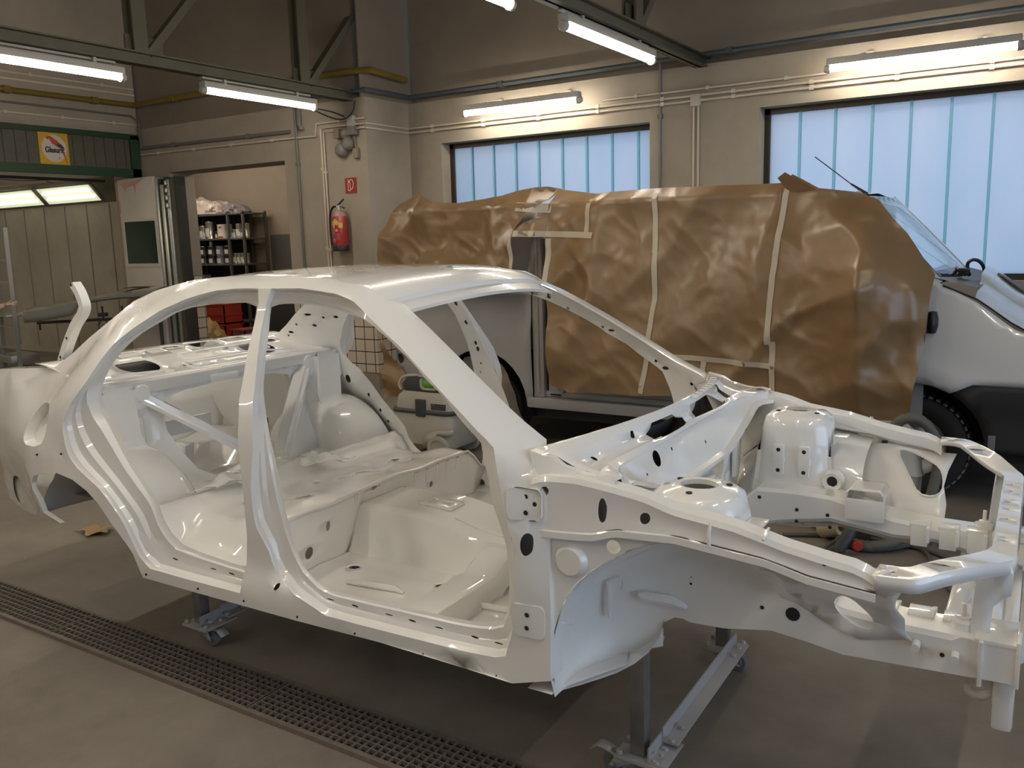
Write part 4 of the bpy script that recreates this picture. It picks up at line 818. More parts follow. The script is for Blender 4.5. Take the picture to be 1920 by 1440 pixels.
# boot-lid hinge arm standing up behind the rear window
hp=smooth(D['HINGE'],2,False)
m=MB(); m.tube(hp,1,prof=[(-.016,-.020),(.016,-.020),(.016,.020),(-.016,.020)]); hg=m.build('boot_lid_hinge',paint,car,sharp=40)
for k in (3,9,len(hp)-2):
    p=Vector(hp[k]); b=MB(); b.lathe([(.007,-.0215),(.006,-.0225),(0,-.0222)],8,axis='y',M=Matrix.Translation(p)); b.build('hinge_hole',holem,hg)
# bolt holes of the sill plate (drawn as shallow dark slots in the step)
def stepy(x): return (x,-.803,.107)
for i,x in enumerate((-1.21,-1.10,-.955,-.86,-.755,-.62,-.535,-2.02,-1.80,-1.70)):
    b=MB(); M=Matrix.Translation((x,-.806,.108))@Matrix.Rotation(-.85,4,'X')
    rx=.014 if i%2 else .016; ry=.009 if i%2 else .005
    b.lathe([(1,.000),(.85,.0012),(0,.001)],12,M=M@Matrix.Diagonal((rx,ry,1,1)))
    b.build('sill_hole',holem,car)
# ------------------------------------------------------------------ castered stands carrying the shell
galv=mat('galvanised_steel',(.36,.36,.36),.42,.75,noise=(18,.25,(.26,.26,.265)))
galv2=mat('painted_grey_steel',(.47,.46,.46),.45,.2)
rubber=mat('caster_rubber',(.17,.17,.175),.6)
def body_stand(label,x,legs,ztops,wheeldir):
    r=thing('body_stand',label,'stand',(-.8135,2.8051,0),.011581)
    yA,yB=legs
    for s,y in ((-1,yA),(1,yB)):
        m=MB(); m.box(x-.025,y-.025,.098,x+.025,y+.025,ztops,bev=.004); lg=m.build('leg',galv,r)
        m=MB(); m.box(x-.07,y-.055,.085,x+.085,y+.055,.098,bev=.002); m.build('base_plate',galv2,r)
        m=MB(); m.panel(rrect(x-.03,y-.03,x+.075,y+.03,.012),[circ(x+.05,y,.008,n=8)],.1,lambda a,b:(a,b,ztops)); m.build('top_plate',galv2,lg,solid=.008)
        # caster: fork, wheel, brake pedal
        cx=x-.09 if s<0 and wheeldir<0 else x+.06
        m=MB(); m.lathe([(0,.085),(.032,.085),(.036,.072),(0,.07)],14,M=Matrix.Translation((x-.04 if wheeldir<0 else x+.02,y,0)))
        for q in (-.022,.022):
            m.panel([(x-.075 if wheeldir<0 else x-.02,.078),(x+.0 if wheeldir<0 else x+.055,.078),(cx+.016,.03),(cx-.016,.03)],[],.1,lambda a,b,q=q:(a,y+q,b),interior=False)
        m.build('caster_fork',galv2,r,solid=.004)
        m=MB(); m.lathe([(.0,-.014),(.018,-.016),(.020,-.012),(.034,-.013),(.040,-.009),(.0405,0),(.040,.009),(.034,.013),(.020,.012),(.018,.016),(0,.014)],22,axis='y',M=Matrix.Translation((cx,y,.0405))); m.build('caster_wheel',rubber,r)
        m=MB(); m.tube([(cx,y-.027,.0405),(cx,y+.027,.0405)],.006,8); m.build('axle_bolt',galv2,r)
        m=MB(); d=-1 if wheeldir<0 else 1
        m.loft([[(cx+d*a,y+b,z) for b in (-.022,.022)] for a,z in ((-.01,.070),(.03,.085),(.055,.088),(.085,.064))]); m.build('brake_pedal',galv2,r,solid=.004)
        for bx,by in ((-.055,-.04),(-.055,.04),(.07,-.04),(.07,.04)):
            m=MB(); m.lathe([(0,.112),(.010,.112),(.011,.100),(0,.098)],6,M=Matrix.Translation((x+bx,y+by,0))); m.build('bolt',galv2,r)
    m=MB(); xb=x+.05
    m.box(xb,yA+.06,.115,xb+.055,yB-.0,.120); m.box(xb,yA+.06,.115,xb+.005,yB-.0,.165); m.build('angle_bar',galv2,r)
    m=MB(); m.box(xb-.002,yA-.05,.099,xb+.06,yA+.10,.104); m.box(xb-.004,yA-.05,.099,xb+.001,yA+.10,.150); m.build('angle_foot',galv2,r)
    for y in (yA-.02,yA+.07,yA+.16,yB-.12,yB-.05):
        m=MB(); m.lathe([(0,.133),(.011,.132),(.011,.121),(0,.119)],6,M=Matrix.Translation((xb+.030,y,0))); m.build('bolt',galv2,r)
    return r
body_stand('galvanised two-legged caster stand under the front end of the white car shell',-.235,(-.45,.40),.50,-1)
body_stand('galvanised caster stand under the rear of the white car shell near the drain',-2.325,(-.48,.48),.48,1)
from mathutils import noise as MN
# ------------------------------------------------------------------ the masked van
van_primer=mat('van_grey_filler_primer',(.40,.38,.36),.42,noise=(2.2,.3,(.33,.315,.30)))
van_white=mat('van_white_paint',(.66,.66,.65),.22,coat=.7)
van_clad=mat('van_black_cladding',(.022,.022,.024),.6)
tyre_m=mat('tyre_rubber',(.012,.012,.012),.7)
black_m=mat('black_plastic',(.015,.015,.016),.45)
paper_m=mat('brown_masking_paper',(.285,.182,.092),.36,spec=.6,noise=(3.5,.3,(.235,.145,.07)))
tape_m=mat('cream_masking_tape',(.55,.47,.35),.6)
YV=5.9; YC=6.88
def vside(z): return YV+.02*sm(z,.9,.4)+.02*sm(z,1.05,1.1)+.13*sm(z,1.2,2.02)**1.3
van=thing('panel_van','grey and white panel van masked with brown paper, parked under the windows','van',(0,0,0))
def vtop(x):
    return _ip([(-5.02,1.95),(-4.9,2.0),(-4.3,2.03),(-1.5,2.03),(-1.15,1.98),(-.95,1.80),(-.60,1.42),(-.3,1.26),(0.1,1.12),(.4,.95),(.5,.70)],x)
def arcpts(cx,cz,r,a0,a1,n=14): return [(cx+r*math.cos(a),cz+r*math.sin(a)) for a in np.linspace(a0,a1,n)]
# near side, rear of the door: primer grey, with rear arch
ra=arcpts(-4.06,.40,.44,PI-.05,.05)
P=[(-5.0,.46),(-4.52,.44)]+ra+[(-3.60,.43),(-3.56,.43),(-3.56,1.95),(-4.9,1.95),(-5.02,1.8)]
m=MB(); m.panel(dens(P,.12),[circ(-4.93,.72,.045,n=12)],.09,lambda x,z:(x,vside(z)+.05*sm(-x,4.92,5.03),z)); ar=[(x,vside(z),z) for x,z in ra]; m.loft([ar,[(x,y+.06,z) for x,y,z in ar]])
m.build('rear_side',van_primer,van,solid=.004)
m=MB(); m.box(-5.0,YV+.05,.43,-4.99,YC+.9,1.95); m.build('rear_doors',van_primer,van)
# door aperture: jamb, seals, inner panel
m=MB(); m.box(-3.56,YV+.03,.47,-3.46,YV+.10,1.80,bev=.015); m.box(-3.44,YV+.06,.47,-3.30,YV+.14,1.80,bev=.02); m.build('door_jamb',van_primer,van)
m=MB(); m.tube([(-3.51,YV+.03,.5),(-3.51,YV+.03,1.75)],.018,8); m.tube(smooth([(-3.40,YV+.055,1.1),(-3.40,YV+.055,.85),(-3.34,YV+.055,.75),(-3.40,YV+.055,.62),(-3.30,YV+.055,.52)],2,False),.016,8); m.build('door_seal',van_primer,van)
for z in (.70,.80,1.17,1.23,1.27):
    m=MB(); m.lathe([(.010,-.012),(.009,-.014),(0,-.0135)],8,axis='y',M=Matrix.Translation((-3.40,YV+.062,z))); m.build('jamb_hole',MATS['dark_hole'],van)
m=MB(); m.box(-3.62,YV+.01,.38,-.9,YV+.16,.47,bev=.02); m.box(-3.5,YV+.06,.47,-1.0,YV+.13,.52,bev=.02); m.build('sill',van_primer,van)
m=MB(); m.panel(dens([(-3.35,.5),(-.68,.5),(-.68,1.4),(-1.0,1.75),(-1.2,1.95),(-3.35,1.95)],.2),[],.2,lambda x,z:(x,vside(z)+.06,z)); m.build('side_inner',van_primer,van)
# roof and far body
m=MB(); st=[-5.02,-4.9,-4.6,-3.8,-3.0,-2.2,-1.5,-1.25,-1.15]
m.loft([[(x,vside(1.90),1.88),(x,YV+.17,vtop(x)-.05),(x,YV+.28,vtop(x)-.012),(x,YV+.5,vtop(x)),(x,YC,vtop(x)+.02),(x,YC+.48,vtop(x)),(x,YC+.70,vtop(x)-.02),(x,YC+.85,vtop(x)-.1),(x,YC+.96,1.3),(x,YC+.98,.5)] for x in st]); m.build('roof',van_white,van)
# front wing with arch, bonnet, windscreen
fa=arcpts(-.735,.36,.415,PI-.35,.02)
P=[(-1.15,.50)]+fa+[(-.31,.79),(.30,.79),(.42,.83),(.44,.95),(.30,1.02),(.05,1.07),(-.20,1.16),(-.40,1.30),(-.58,1.40),(-.72,1.50),(-1.15,1.50)]
P=[(-1.15,.50)]+[p for p in fa if p[1]>.40]+[(-.31,.775),(.20,.775),(.40,.80),(.42,.90),(.24,.97),(-.02,1.05),(-.20,1.13),(-.40,1.28),(-.60,1.39),(-.72,1.47),(-1.15,1.50)]
fa2=[p for p in fa]
P=[(-1.17,.50)]+fa2[:9]+[(-.52,.720),(-.40,.785),(.20,.785),(.40,.80),(.42,.90),(.24,.97),(-.02,1.05),(-.20,1.13),(-.40,1.28),(-.60,1.39),(-.72,1.47),(-1.17,1.50)]
def wing(x,z):
    y=YV+.015+.05*sm(z,1.0,1.45)-.02*math.exp(-((math.hypot(x+.735,z-.36)-.50)/.07)**2)+.10*sm(x,.05,.45)**2
    return (x,y,z)
m=MB(); m.panel(dens(P,.06),[],.05,wing); w1=m.build('front_wing',van_white,van,solid=.004)
def bon(x,v):  # v 0 near .. 1 far
    zt=_ip([(-.62,1.395),(-.40,1.30),(-.20,1.15),(-.02,1.06),(.24,.98),(.42,.90)],x); y=YV+.06+(2*YC-2*YV-.12)*v+ (.10*sm(x,.05,.45)**2)*(1-2*v)
    d=abs(2*v-1); return (x,y,zt+.13*(1-d**2.2)*(1-.4*sm(x,0,.4))-.012*math.exp(-((d-.62)/.05)**2)+.03*sm(.62-d,0,.1)*sm(x,-.6,-.4))
m=MB(); m.loft([[bon(x,v) for v in np.linspace(0,1,25)] for x in np.linspace(-.42,.42,14)]); m.build('bonnet',van_white,van)
m=MB(); m.loft([[(x,YV+.052,_ip([(-.62,1.398),(-.40,1.303),(-.20,1.153),(-.02,1.063),(.24,.983)],x)) for x in np.linspace(-.6,.1,12)],[(x,YV+.066,_ip([(-.62,1.392),(-.40,1.297),(-.20,1.147),(-.02,1.057),(.24,.977)],x)) for x in np.linspace(-.6,.1,12)]]); m.build('bonnet_gap',black_m,van,solid=.006)
m=MB(); m.loft([[(x,y,z) for y in np.linspace(YV+.07,2*YC-YV-.07,9)] for x,z in ((-.74,1.46),(-.52,1.40),(-.40,1.375))]); m.build('scuttle_panel',black_m,van)
glass_v=mat('van_windscreen_glass',(.85,.93,.96),.03,trans=.93,spec=.5)
def scr(u,v):
    x=-1.16+.52*u; d=2*v-1; return (x+.10*(1-d*d),YV+.26-.16*u+(2*(YC-YV)-.52+.32*u)*v,1.965-.545*u-.02*u*u)
m=MB(); m.loft([[scr(u,v) for v in np.linspace(0,1,13)] for u in np.linspace(0,1,9)]); m.build('windscreen',glass_v,van,solid=.005)
for v in (0,1):
    m=MB(); m.tube([scr(u,v) for u in np.linspace(-.02,1.02,9)],.035,8); m.build('screen_pillar',van_white,van)
m=MB(); m.tube([(-.52,YV+.55,1.43),(-.62,YV+.9,1.47),(-.70,YV+1.25,1.50)],.012,6); m.build('wiper',black_m,van)
m=MB(); m.tube(smooth([(-.50,YV+.60,1.42),(-.52,YV+.58,1.50),(-.49,YV+.68,1.53),(-.44,YV+.78,1.50),(-.42,YV+.82,1.42)],2,False),.012,6); m.box(-.56,YV+.50,1.43,-.50,YV+.60,1.475,bev=.01); m.build('wiper_linkage',black_m,van)
m=MB(); m.panel(smooth([(-.36,.28),(-.14,.20),(-.10,.36),(-.30,.46)],1),[],.1,lambda a,b:(a,YC-.48+b,bon(a,.25+.4*b)[2]+.012)); m.build('bonnet_grille',mat('dark_grey_plastic',(.06,.06,.06),.5),van,solid=.012)
# headlamp
m=MB(); m.panel(smooth([(-.12,1.03),(.10,.96),(.36,.86),(.40,.80),(.24,.82),(.0,.92)],1),[],.06,lambda x,z:(x,wing(x,z)[1]-.008,z)); m.build('headlamp',mat('headlamp_lens',(.45,.48,.52),.1,coat=1.),van,solid=.008)
# cladding and wheel arch
P=[(-.34,.36),(.45,.36),(.48,.60),(.42,.78),(-.40,.78)]+arcpts(-.735,.36,.42,1.0,.06,8)
m=MB(); m.panel(dens(P,.08),[],.07,lambda x,z:(x,YV+.005+.03*sm(z,.62,.60)+.10*sm(x,.05,.45)**2,z)); m.build('bumper_cladding',van_clad,van,solid=.01)
m=MB(); A=np.linspace(-.25,PI+.25,22)
for cx,cz,r in ((-.735,.36,.44),):
    m.loft([[(cx+r*math.cos(a),y,cz+r*math.sin(a)) for a in A] for y in (YV+.03,YV+.45)]); m.add([(cx+r*math.cos(a),YV+.45,cz+r*math.sin(a)) for a in A],[tuple(range(len(A)))])
m.build('front_wheel_arch',black_m,van)
m=MB(); m.loft([[(-4.06+.45*math.cos(a),y,.40+.45*math.sin(a)) for a in A] for y in (YV+.05,YV+.5)]); m.add([(-4.06+.45*math.cos(a),YV+.5,.40+.45*math.sin(a)) for a in A],[tuple(range(len(A)))]); m.build('rear_wheel_arch',black_m,van)
def wheel(cx,cz):
    m=MB(); m.lathe([(.20,-.08),(.23,-.105),(.30,-.112),(.325,-.098),(.336,-.06),(.336,.06),(.325,.098),(.30,.11),(.20,.08)],44,axis='y',M=Matrix.Translation((cx,YV+.20,cz))); t=m.build('tyre',tyre_m,van)
    for k in range(44):
        a=2*PI*k/44; 
        if math.sin(a)<-.2: continue
        b=MB(); b.box(-.013,-.085,.330,.013,.06,.3415,M=Matrix.Translation((cx,YV+.20,cz))@Matrix.Rotation(a,4,'Y')); b.build('tread_block',rubber,t)
    m=MB(); m.lathe([(0,-.055),(.06,-.06),(.12,-.03),(.17,-.05),(.205,-.08),(.205,.05)],28,axis='y',M=Matrix.Translation((cx,YV+.20,cz))); m.build('wheel_rim',galv,van)
wheel(-.735,.341)
m=MB(); m.lathe([(.20,-.08),(.23,-.105),(.30,-.112),(.325,-.098),(.336,-.06),(.336,.06),(.325,.098),(.30,.11),(.20,.08)],32,axis='y',M=Matrix.Translation((-4.06,YV+.22,.341))); m.build('tyre',tyre_m,van)
m=MB(); m.tube([(-1.16,6.5,1.985),(-1.27,6.5,2.06)],[.012,.006],6); m.tube([(-1.27,6.5,2.06),(-1.52,6.5,2.262)],.0035,6); m.build('aerial',black_m,van)
m=MB(); m.box(-.30,YV+.02,.33,-.26,YV+.2,.47,bev=.004); m.build('mud_flap',rubber,van)
# dark underside
m=MB(); m.box(-4.9,YV+.15,.28,.3,YV+1.8,.40); m.build('underbody',black_m,van)
# ---- masking paper, each sheet a thing
def _cr(x,z,s_,w=3.0):
    n=abs(MN.noise(Vector((x,z,s_)))); q=max(0.,1-w*n); return q*q*(1.6-.6*q)
def wr(x,z):
    wx=x+.10*MN.noise(Vector((x*1.3,z*1.3,21))); wz=z+.10*MN.noise(Vector((x*1.3,z*1.3,33)))
    u,v=wx*.80+wz*.60,-wx*.60+wz*.80      # folds run from low rear to high front
    n=.075*_cr(u*.55,v*1.4,3.1,1.7)+.050*_cr(u*1.0,v*2.4,7.7,2.2)+.040*_cr(wx*2.0,wz*.6,11.3,2.2)
    n+=.022*_cr(wx*2.6+wz*1.2,wz*2.8,1.3,2.0)+.020*MN.noise(Vector((x*1.6,z*2.2,40)))+.008*_cr(x*7,z*6,5.3)+.003*MN.noise(Vector((x*22,z*19,8.3)))
    return n
def pap(x,z,extra=0.):
    zz=z; base=YV+.13*sm(min(z,2.),1.2,2.02)**1.3-.03
    if x>-1.45:
        # tent over the wing mirror, then falling straight
        d=abs(x+1.02); up=max(0.,1-(z-1.50)/.45) if z>1.50 else 1-.75*min(1,(1.50-z)/1.0)
        base-=.34*max(0.,1-d/.42)**1.25*max(0,up)
        base-=.05*sm(x,-1.0,-.66)*sm(1.6-z,0,.3)
        base+=.16*sm(z-(1.98-.0)-( -.9*(x+1.15)),-.25,.05)*sm(x,-1.35,-1.1)
    k=1.6 if x<-3.45 else 1.
    if x<-3.4: base-=.05*sm(z,1.5,1.9)+.05*(1-2*abs(MN.noise(Vector((x*1.2-z*1.0,z*2.2+x*.5,9)))))+.03
    y=base-wr(x,z)*k-extra
    if z>2.0:  # wraps onto the roof
        y+=(z-2.0)*1.6
    return (x,y,z)
def sheet(name,label,P,sp,group='brown masking paper sheets'):
    m=MB(); m.panel(dens(P,.05),[],sp,pap); o=m.build(name,paper_m,None,sharp=120); return tag(o,label,'masking paper',group)
sheet('masking_paper','brown masking paper sheet bulging over the rear of the van, left of the door jamb',[(-4.97,1.36),(-4.97,1.6),(-4.94,1.82),(-4.87,2.06),(-4.76,2.17),(-4.6,2.10),(-4.38,2.06),(-4.22,2.05),(-3.8,2.09),(-3.41,2.14),(-3.34,2.12),(-3.40,2.0),(-3.47,1.94),(-3.52,1.82),(-3.545,1.36),(-4.2,1.32)],.023)
sheet('masking_paper','tall brown masking paper sheet over the middle of the van between the tape lines',[(-3.53,1.80),(-3.36,1.96),(-3.36,2.12),(-3.04,2.07),(-2.9,2.075),(-2.48,2.08),(-1.6,2.07),(-1.59,.66),(-2.05,.66),(-2.1,.60),(-3.15,.56),(-3.32,.60),(-3.35,1.73)],.023)
sheet('masking_paper','brown masking paper sheet draped over the van cab and mirror',[(-1.60,.62),(-1.60,2.06),(-1.585,2.13),(-1.37,2.02),(-1.14,1.985),(-1.01,1.93),(-.81,1.71),(-.69,1.53),(-.64,1.46),(-.65,1.18),(-.66,1.04),(-.70,.77),(-.74,.46),(-1.2,.46)],.023)
m=MB(); m.panel(dens([(-5.12,.35),(-4.82,.40),(-4.84,.55),(-4.98,.72),(-5.06,.86),(-5.10,.9)],.05),[],.05,lambda x,z:(x,YV-.03+.03*math.sin(23*z+9*x),z)); tag(m.build('masking_paper',paper_m,None),'small brown masking paper scrap hanging at the lower rear corner of the van','masking paper','brown masking paper sheets')
m=MB(); m.panel(dens([(-4.45,.30),(-4.38,.62),(-4.25,.76),(-4.05,.80),(-3.88,.72),(-3.78,.55),(-3.70,.30),(-3.62,.16),(-3.9,.12)],.05),[],.04,lambda x,z:(x,YV+.05+.03*MN.noise(Vector((x*7,z*7,2))),z)); tag(m.build('wheel_cover',mat('sprayed_paper',(.27,.20,.14),.6,noise=(3,.15,(.10,.10,.10))),None,sharp=24),'brown paper cover with grey overspray over the rear wheel of the van','masking paper','brown masking paper sheets')
# kinked paper corner at the top of the tape line
m=MB(); m.add([(-1.64,5.98,2.10),(-1.57,5.90,2.13),(-1.34,5.98,1.985),(-1.55,6.0,1.98)],[(0,1,3),(1,2,3)]); tag(m.build('masking_paper',paper_m,None),'folded paper corner sticking up above the van roof edge','masking paper','brown masking paper sheets')
def tape(label,pts,w=.038):
    P=dens(np.array(pts),.04,False); m=MB()
    L=[];R_=[]
    for i,p in enumerate(P):
        t=P[min(i+1,len(P)-1)]-P[max(i-1,0)]; t/=np.linalg.norm(t)+1e-9; n=np.array((-t[1],t[0]))*w/2
        L.append(pap(*(p+n),.006)); R_.append(pap(*(p-n),.006))
    m.loft([L,R_]); return tag(m.build('masking_tape',tape_m,None),label,'masking tape','strips of masking tape on the paper')
tape('long cream tape strip running down the paper below the gap between the windows, upper piece',[(-2.49,2.04),(-2.46,1.62)])
tape('middle cream tape strip down the paper, below the upper piece of the same line',[(-2.455,1.63),(-2.45,1.29),(-2.475,1.0)])
tape('lowest cream tape strip of the left long tape line on the paper',[(-2.465,1.12),(-2.48,.97),(-2.54,.60)])
tape('upper cream tape strip beside the folded paper corner on the cab sheet seam',[(-1.575,2.06),(-1.6,1.60)])
tape('middle cream tape strip on the cab sheet seam',[(-1.60,1.61),(-1.615,1.15),(-1.615,1.0)])
tape('lowest cream tape strip on the cab sheet seam, reaching the paper edge',[(-1.59,1.02),(-1.585,.67)])
tape('horizontal cream tape strip above the grey door jamb',[(-3.52,1.785),(-2.95,1.755)],.045)
tape('short vertical cream tape strip rising from the strip above the door jamb',[(-3.03,2.03),(-3.02,1.77)],.045)
tape('horizontal cream tape strip low on the paper between the two long tape lines',[(-2.47,.885),(-2.15,.88),(-1.6,.855)])
tape('short cream tape tail hanging from the low horizontal strip',[(-2.07,.865),(-2.09,.70)])
tape('cream tape patch at the folded top of the rear paper sheet',[(-3.56,1.99),(-3.34,1.97)],.07)
tape('cream tape strip on the left lower corner of the rear paper sheet',[(-4.97,1.50),(-4.76,1.50)],.07)
tape('cream tape edge down the left side of the door jamb',[(-3.545,1.82),(-3.55,1.40)],.03)
tape('cream tape edge down the right side of the door jamb',[(-3.345,1.74),(-3.34,1.40)],.04)

m=MB(); m.lathe([(0,-.055),(.035,-.05),(.05,-.02),(.05,.02),(.035,.05),(0,.055)],14,axis='z',M=Matrix.Translation((-.645,YV+.02,1.16))@Matrix.Diagonal((.7,1,1.3,1))); m.build('wing_mirror_foot',black_m,van)
# ------------------------------------------------------------------ booth behind the left wall
booth_wall=mat('booth_white_panel',(.50,.47,.41),.5,noise=(.9,.22,(.30,.27,.225)))
booth_green=mat('booth_dark_green_steel',(.02,.055,.025),.5)
header_m=mat('booth_header_grey_green',(.115,.105,.08),.6,noise=(9,.3,(.08,.074,.055)))
white_door=mat('booth_door_white',(.62,.58,.52),.4,noise=(2,.3,(.52,.48,.43)))
green_glass=mat('booth_door_window',(.02,.05,.035),.08,coat=.6)
alu=mat('brushed_aluminium',(.52,.52,.50),.35,.8)
dark_m=mat('dark_paint',(.04,.038,.034),.7)  # dark tone shared by fittings, stands, grooves and store-room things
b=MB(); b.box(-19,8.42,0,XL-.01,8.5,3.1); b.box(-19,1.6,0,-18.9,8.5,3.1); b.box(-19,1.6,0,XL-.36,1.68,3.1); o=struct(b.build('wall_booth',booth_wall))
for i in range(11):
    x=-11.6-i*.62
    k=MB(); k.box(x-.004,8.405,.1,x+.004,8.42,2.48); k.build('panel_seam',mat('booth_seam',(.30,.275,.235),.6),o)
# sloping light cove and ceiling
b=MB(); b.loft([[(-19,8.42,2.50),(XL-.36,8.42,2.50)],[(-19,8.12,2.86),(XL-.36,8.12,2.86)],[(-19,1.6,2.90),(XL-.36,1.6,2.90)]]); struct(b.build('ceiling_booth',booth_wall,solid=.02,offset=1))
glow=mat('booth_light_diffuser',(.8,.85,.7),.4,emit=((.80,.84,.60),.27))
bt=mat('booth_tube',(1,1,.9),.4,emit=((1.,.97,.78),.48))
for i,(x0,x1) in enumerate(((-16.03,-14.56),(-14.43,-12.94),(-17.65,-16.18))):
    r=thing('booth_light',('glowing booth ceiling light panel at the left photo edge','large glowing booth ceiling light panel nearest the folding door','booth ceiling light panel hidden farther left')[i],'light panel',(0,0,0),0,'booth light panels')
    def cv(x,v): return (x,8.42-.30*v-.012,2.50+.36*v-.012)
    k=MB(); k.add([cv(x0,.13),cv(x1,.13),cv(x1,.80),cv(x0,.80)],[(0,1,2,3)]); k.build('diffuser',glow,r)
    for v in (.34,.60):
        k=MB(); k.tube([tuple(np.array(cv(x0+.1,v))+(0,-.012,-.012)),tuple(np.array(cv(x1-.1,v))+(0,-.012,-.012))],.022,8); k.build('tube',bt,r)
    k=MB()
    for a,c in ((.09,.13),(.80,.84)): k.loft([[cv(x0-.06,a),cv(x1+.06,a)],[cv(x0-.06,c),cv(x1+.06,c)]])
    k.loft([[cv(x0-.06,.09),cv(x0-.06,.84)],[cv(x0,.09),cv(x0,.84)]]); k.loft([[cv(x1,.09),cv(x1,.84)],[cv(x1+.06,.09),cv(x1+.06,.84)]]); k.build('light_frame',booth_wall,r,solid=.02)
r=thing('booth_light','long fill light panel added on the side of the booth hidden by the header','light panel',(0,0,0),0,'booth light panels')
k=MB(); k.add([(-17.5,1.75,2.5),(-12.,1.75,2.5),(-12.,2.15,2.84),(-17.5,2.15,2.84)],[(0,1,2,3)]); k.build('diffuser',mat('booth_fill_diffuser',(.8,.85,.7),.4,emit=((1.,.86,.64),2.7)),r)  # unseen bright panel added to light the booth walls
# header over the booth opening, with the paint-maker's sign
hd=thing('booth_header','grey-green boarded header in a dark green frame over the spray booth opening','header',(XL,0,0))
b=MB(); b.box(.015,2.2,2.84,.06,7.62,3.26); b.build('boarding',header_m,hd)
for i in range(36):
    y=7.55-i*.15
    k=MB(); k.box(.058,y-.004,2.86,.064,y+.004,3.25); k.build('board_groove',dark_m,hd)
b=MB(); b.box(.0,2.2,3.25,.10,7.75,3.32); b.box(.0,2.2,2.74,.10,7.75,2.85); b.box(.0,7.62,2.74,.10,7.75,3.3); b.build('frame',booth_green,hd)
sg=thing('paint_sign','yellow square paint sign reading Glasurit with a red parrot on a white disc','sign',(XL+.068,6.535,3.055))
yel=mat('sign_yellow',(.62,.36,.02),.5); wht=mat('sign_white',(.60,.55,.48),.5); redp=mat('sign_red_orange',(.50,.09,.03),.5); navy=mat('sign_navy',(.03,.03,.07),.5)
YZ=lambda d:(lambda u,v:(d,u,v))
k=MB(); k.box(-.004,-.195,-.20,.004,.195,.20); k.build('board',yel,sg)
k=MB(); k.panel(circ(.005,0,.165,.172,32),[],.5,YZ(.0045),interior=False); k.build('disc',wht,sg)
par=[(-.10,.13),(-.075,.152),(-.03,.150),(.02,.115),(.06,.09),(.10,.05),(.14,.02),(.125,.01),(.155,.0),(.10,.0),(.06,.01),(.02,.035),(-.02,.06),(-.045,.10),(-.055,.12),(-.075,.105),(-.085,.115)]
k=MB(); k.panel(par,[],.5,YZ(.0055),interior=False); k.panel([(.11,-.055),(.135,-.05),(.165,-.19),(.158,-.19)],[],.5,YZ(.0055),interior=False); k.build('parrot',redp,sg)
k=MB(); k.panel([(.03,.07),(.09,.045),(.14,.01),(.12,.005),(.05,.03)],[],.5,YZ(.0062),interior=False); k.panel([(.085,.065),(.115,.045),(.10,.035),(.07,.05)],[],.5,YZ(.0064),interior=False); k.panel([(.058,-.105),(.066,-.105),(.064,-.13),(.056,-.13)],[],.5,YZ(.0062),interior=False); k.build('parrot_wing',navy,sg)
def text(body,size,m,parent,loc,rot,name='lettering',sx=1.):
    c=bpy.data.curves.new(name,'FONT'); c.body=body; c.size=size; c.align_x='CENTER'; c.align_y='CENTER'; c.extrude=.0008; c.offset=.0042*size/.1
    t=bpy.data.objects.new('text_source',c); COL.objects.link(t); bpy.context.view_layer.update()
    me=bpy.data.meshes.new_from_object(t.evaluated_get(bpy.context.evaluated_depsgraph_get())); bpy.data.objects.remove(t); me.materials.clear(); me.materials.append(m)
    o=bpy.data.objects.new(name,me); COL.objects.link(o); o.parent=parent; o.location=loc; o.rotation_euler=rot; o.scale=(sx,1,1); return o
text('Glasurit',.098,navy,sg,(.0068,.005,-.022),(PI/2,0,PI/2),sx=.80)
# rail, hooks and wires under the header
b=MB(); b.tube([(XL-.40,2.2,2.71),(XL-.40,7.5,2.71)],.02,6); b.tube(smooth([(XL-.38,5.4,2.66),(XL-.38,5.9,2.69),(XL-.38,6.3,2.66),(XL-.38,6.75,2.70)],2,False),.006,5); b.tube([(XL-.38,5.9,2.73),(XL-.38,5.93,2.66),(XL-.36,5.98,2.64)],.008,5); b.tube([(XL-.38,6.62,2.73),(XL-.38,6.66,2.67),(XL-.36,6.72,2.66)],.008,5)
tag(b.build('door_track',dark_m),'dark track with loose wires under the booth header','track')
# folding door leaf, standing open at right angles to the opening
dl=thing('booth_door','white folding booth door leaf with a dark green window, standing open','door',(-11.29,7.575,0))
Wd=.80
b=MB(); b.box(0,-.02,.02,Wd,.02,2.72,bev=.006); b.build('leaf',white_door,dl)
b=MB(); b.box(.085,-.024,1.55,Wd-.02,-.0205,2.13); b.build('pane',green_glass,dl)
b=MB()
for x0,z0,x1,z1 in ((.05,2.13,Wd-.01,2.165),(.05,1.50,Wd-.01,1.55),(.05,1.55,.085,2.13),(Wd-.025,1.55,Wd-.01,2.13)): b.box(x0,-.032,z0,x1,-.0205,z1)
b.build('window_frame',white_door,dl)
b=MB(); b.tube([(Wd-.04,-.03,1.16),(Wd-.04,-.07,1.16),(Wd-.17,-.075,1.17)],.012,8); b.build('door_handle',black_m,dl)
b=MB(); b.panel([(.05,2.66),(.45,2.69),(.60,2.70),(.42,2.62),(.40,2.50),(.36,2.62),(.22,2.60),(.18,2.54),(.1,2.62)],[],.5,lambda x,z:(x,-.0212,z),interior=False); b.panel([(.0,2.4),(.03,2.45),(.03,2.25),(.0,2.28)],[],.5,lambda x,z:(x,-.0212,z),interior=False); b.build('red_overspray',mat('faded_red_overspray',(.50,.30,.25),.6),dl)
lf=thing('folding_door','stack of folded booth door leaves with dark green and aluminium edges beside the doorway','door',(-10.48,7.575,0))
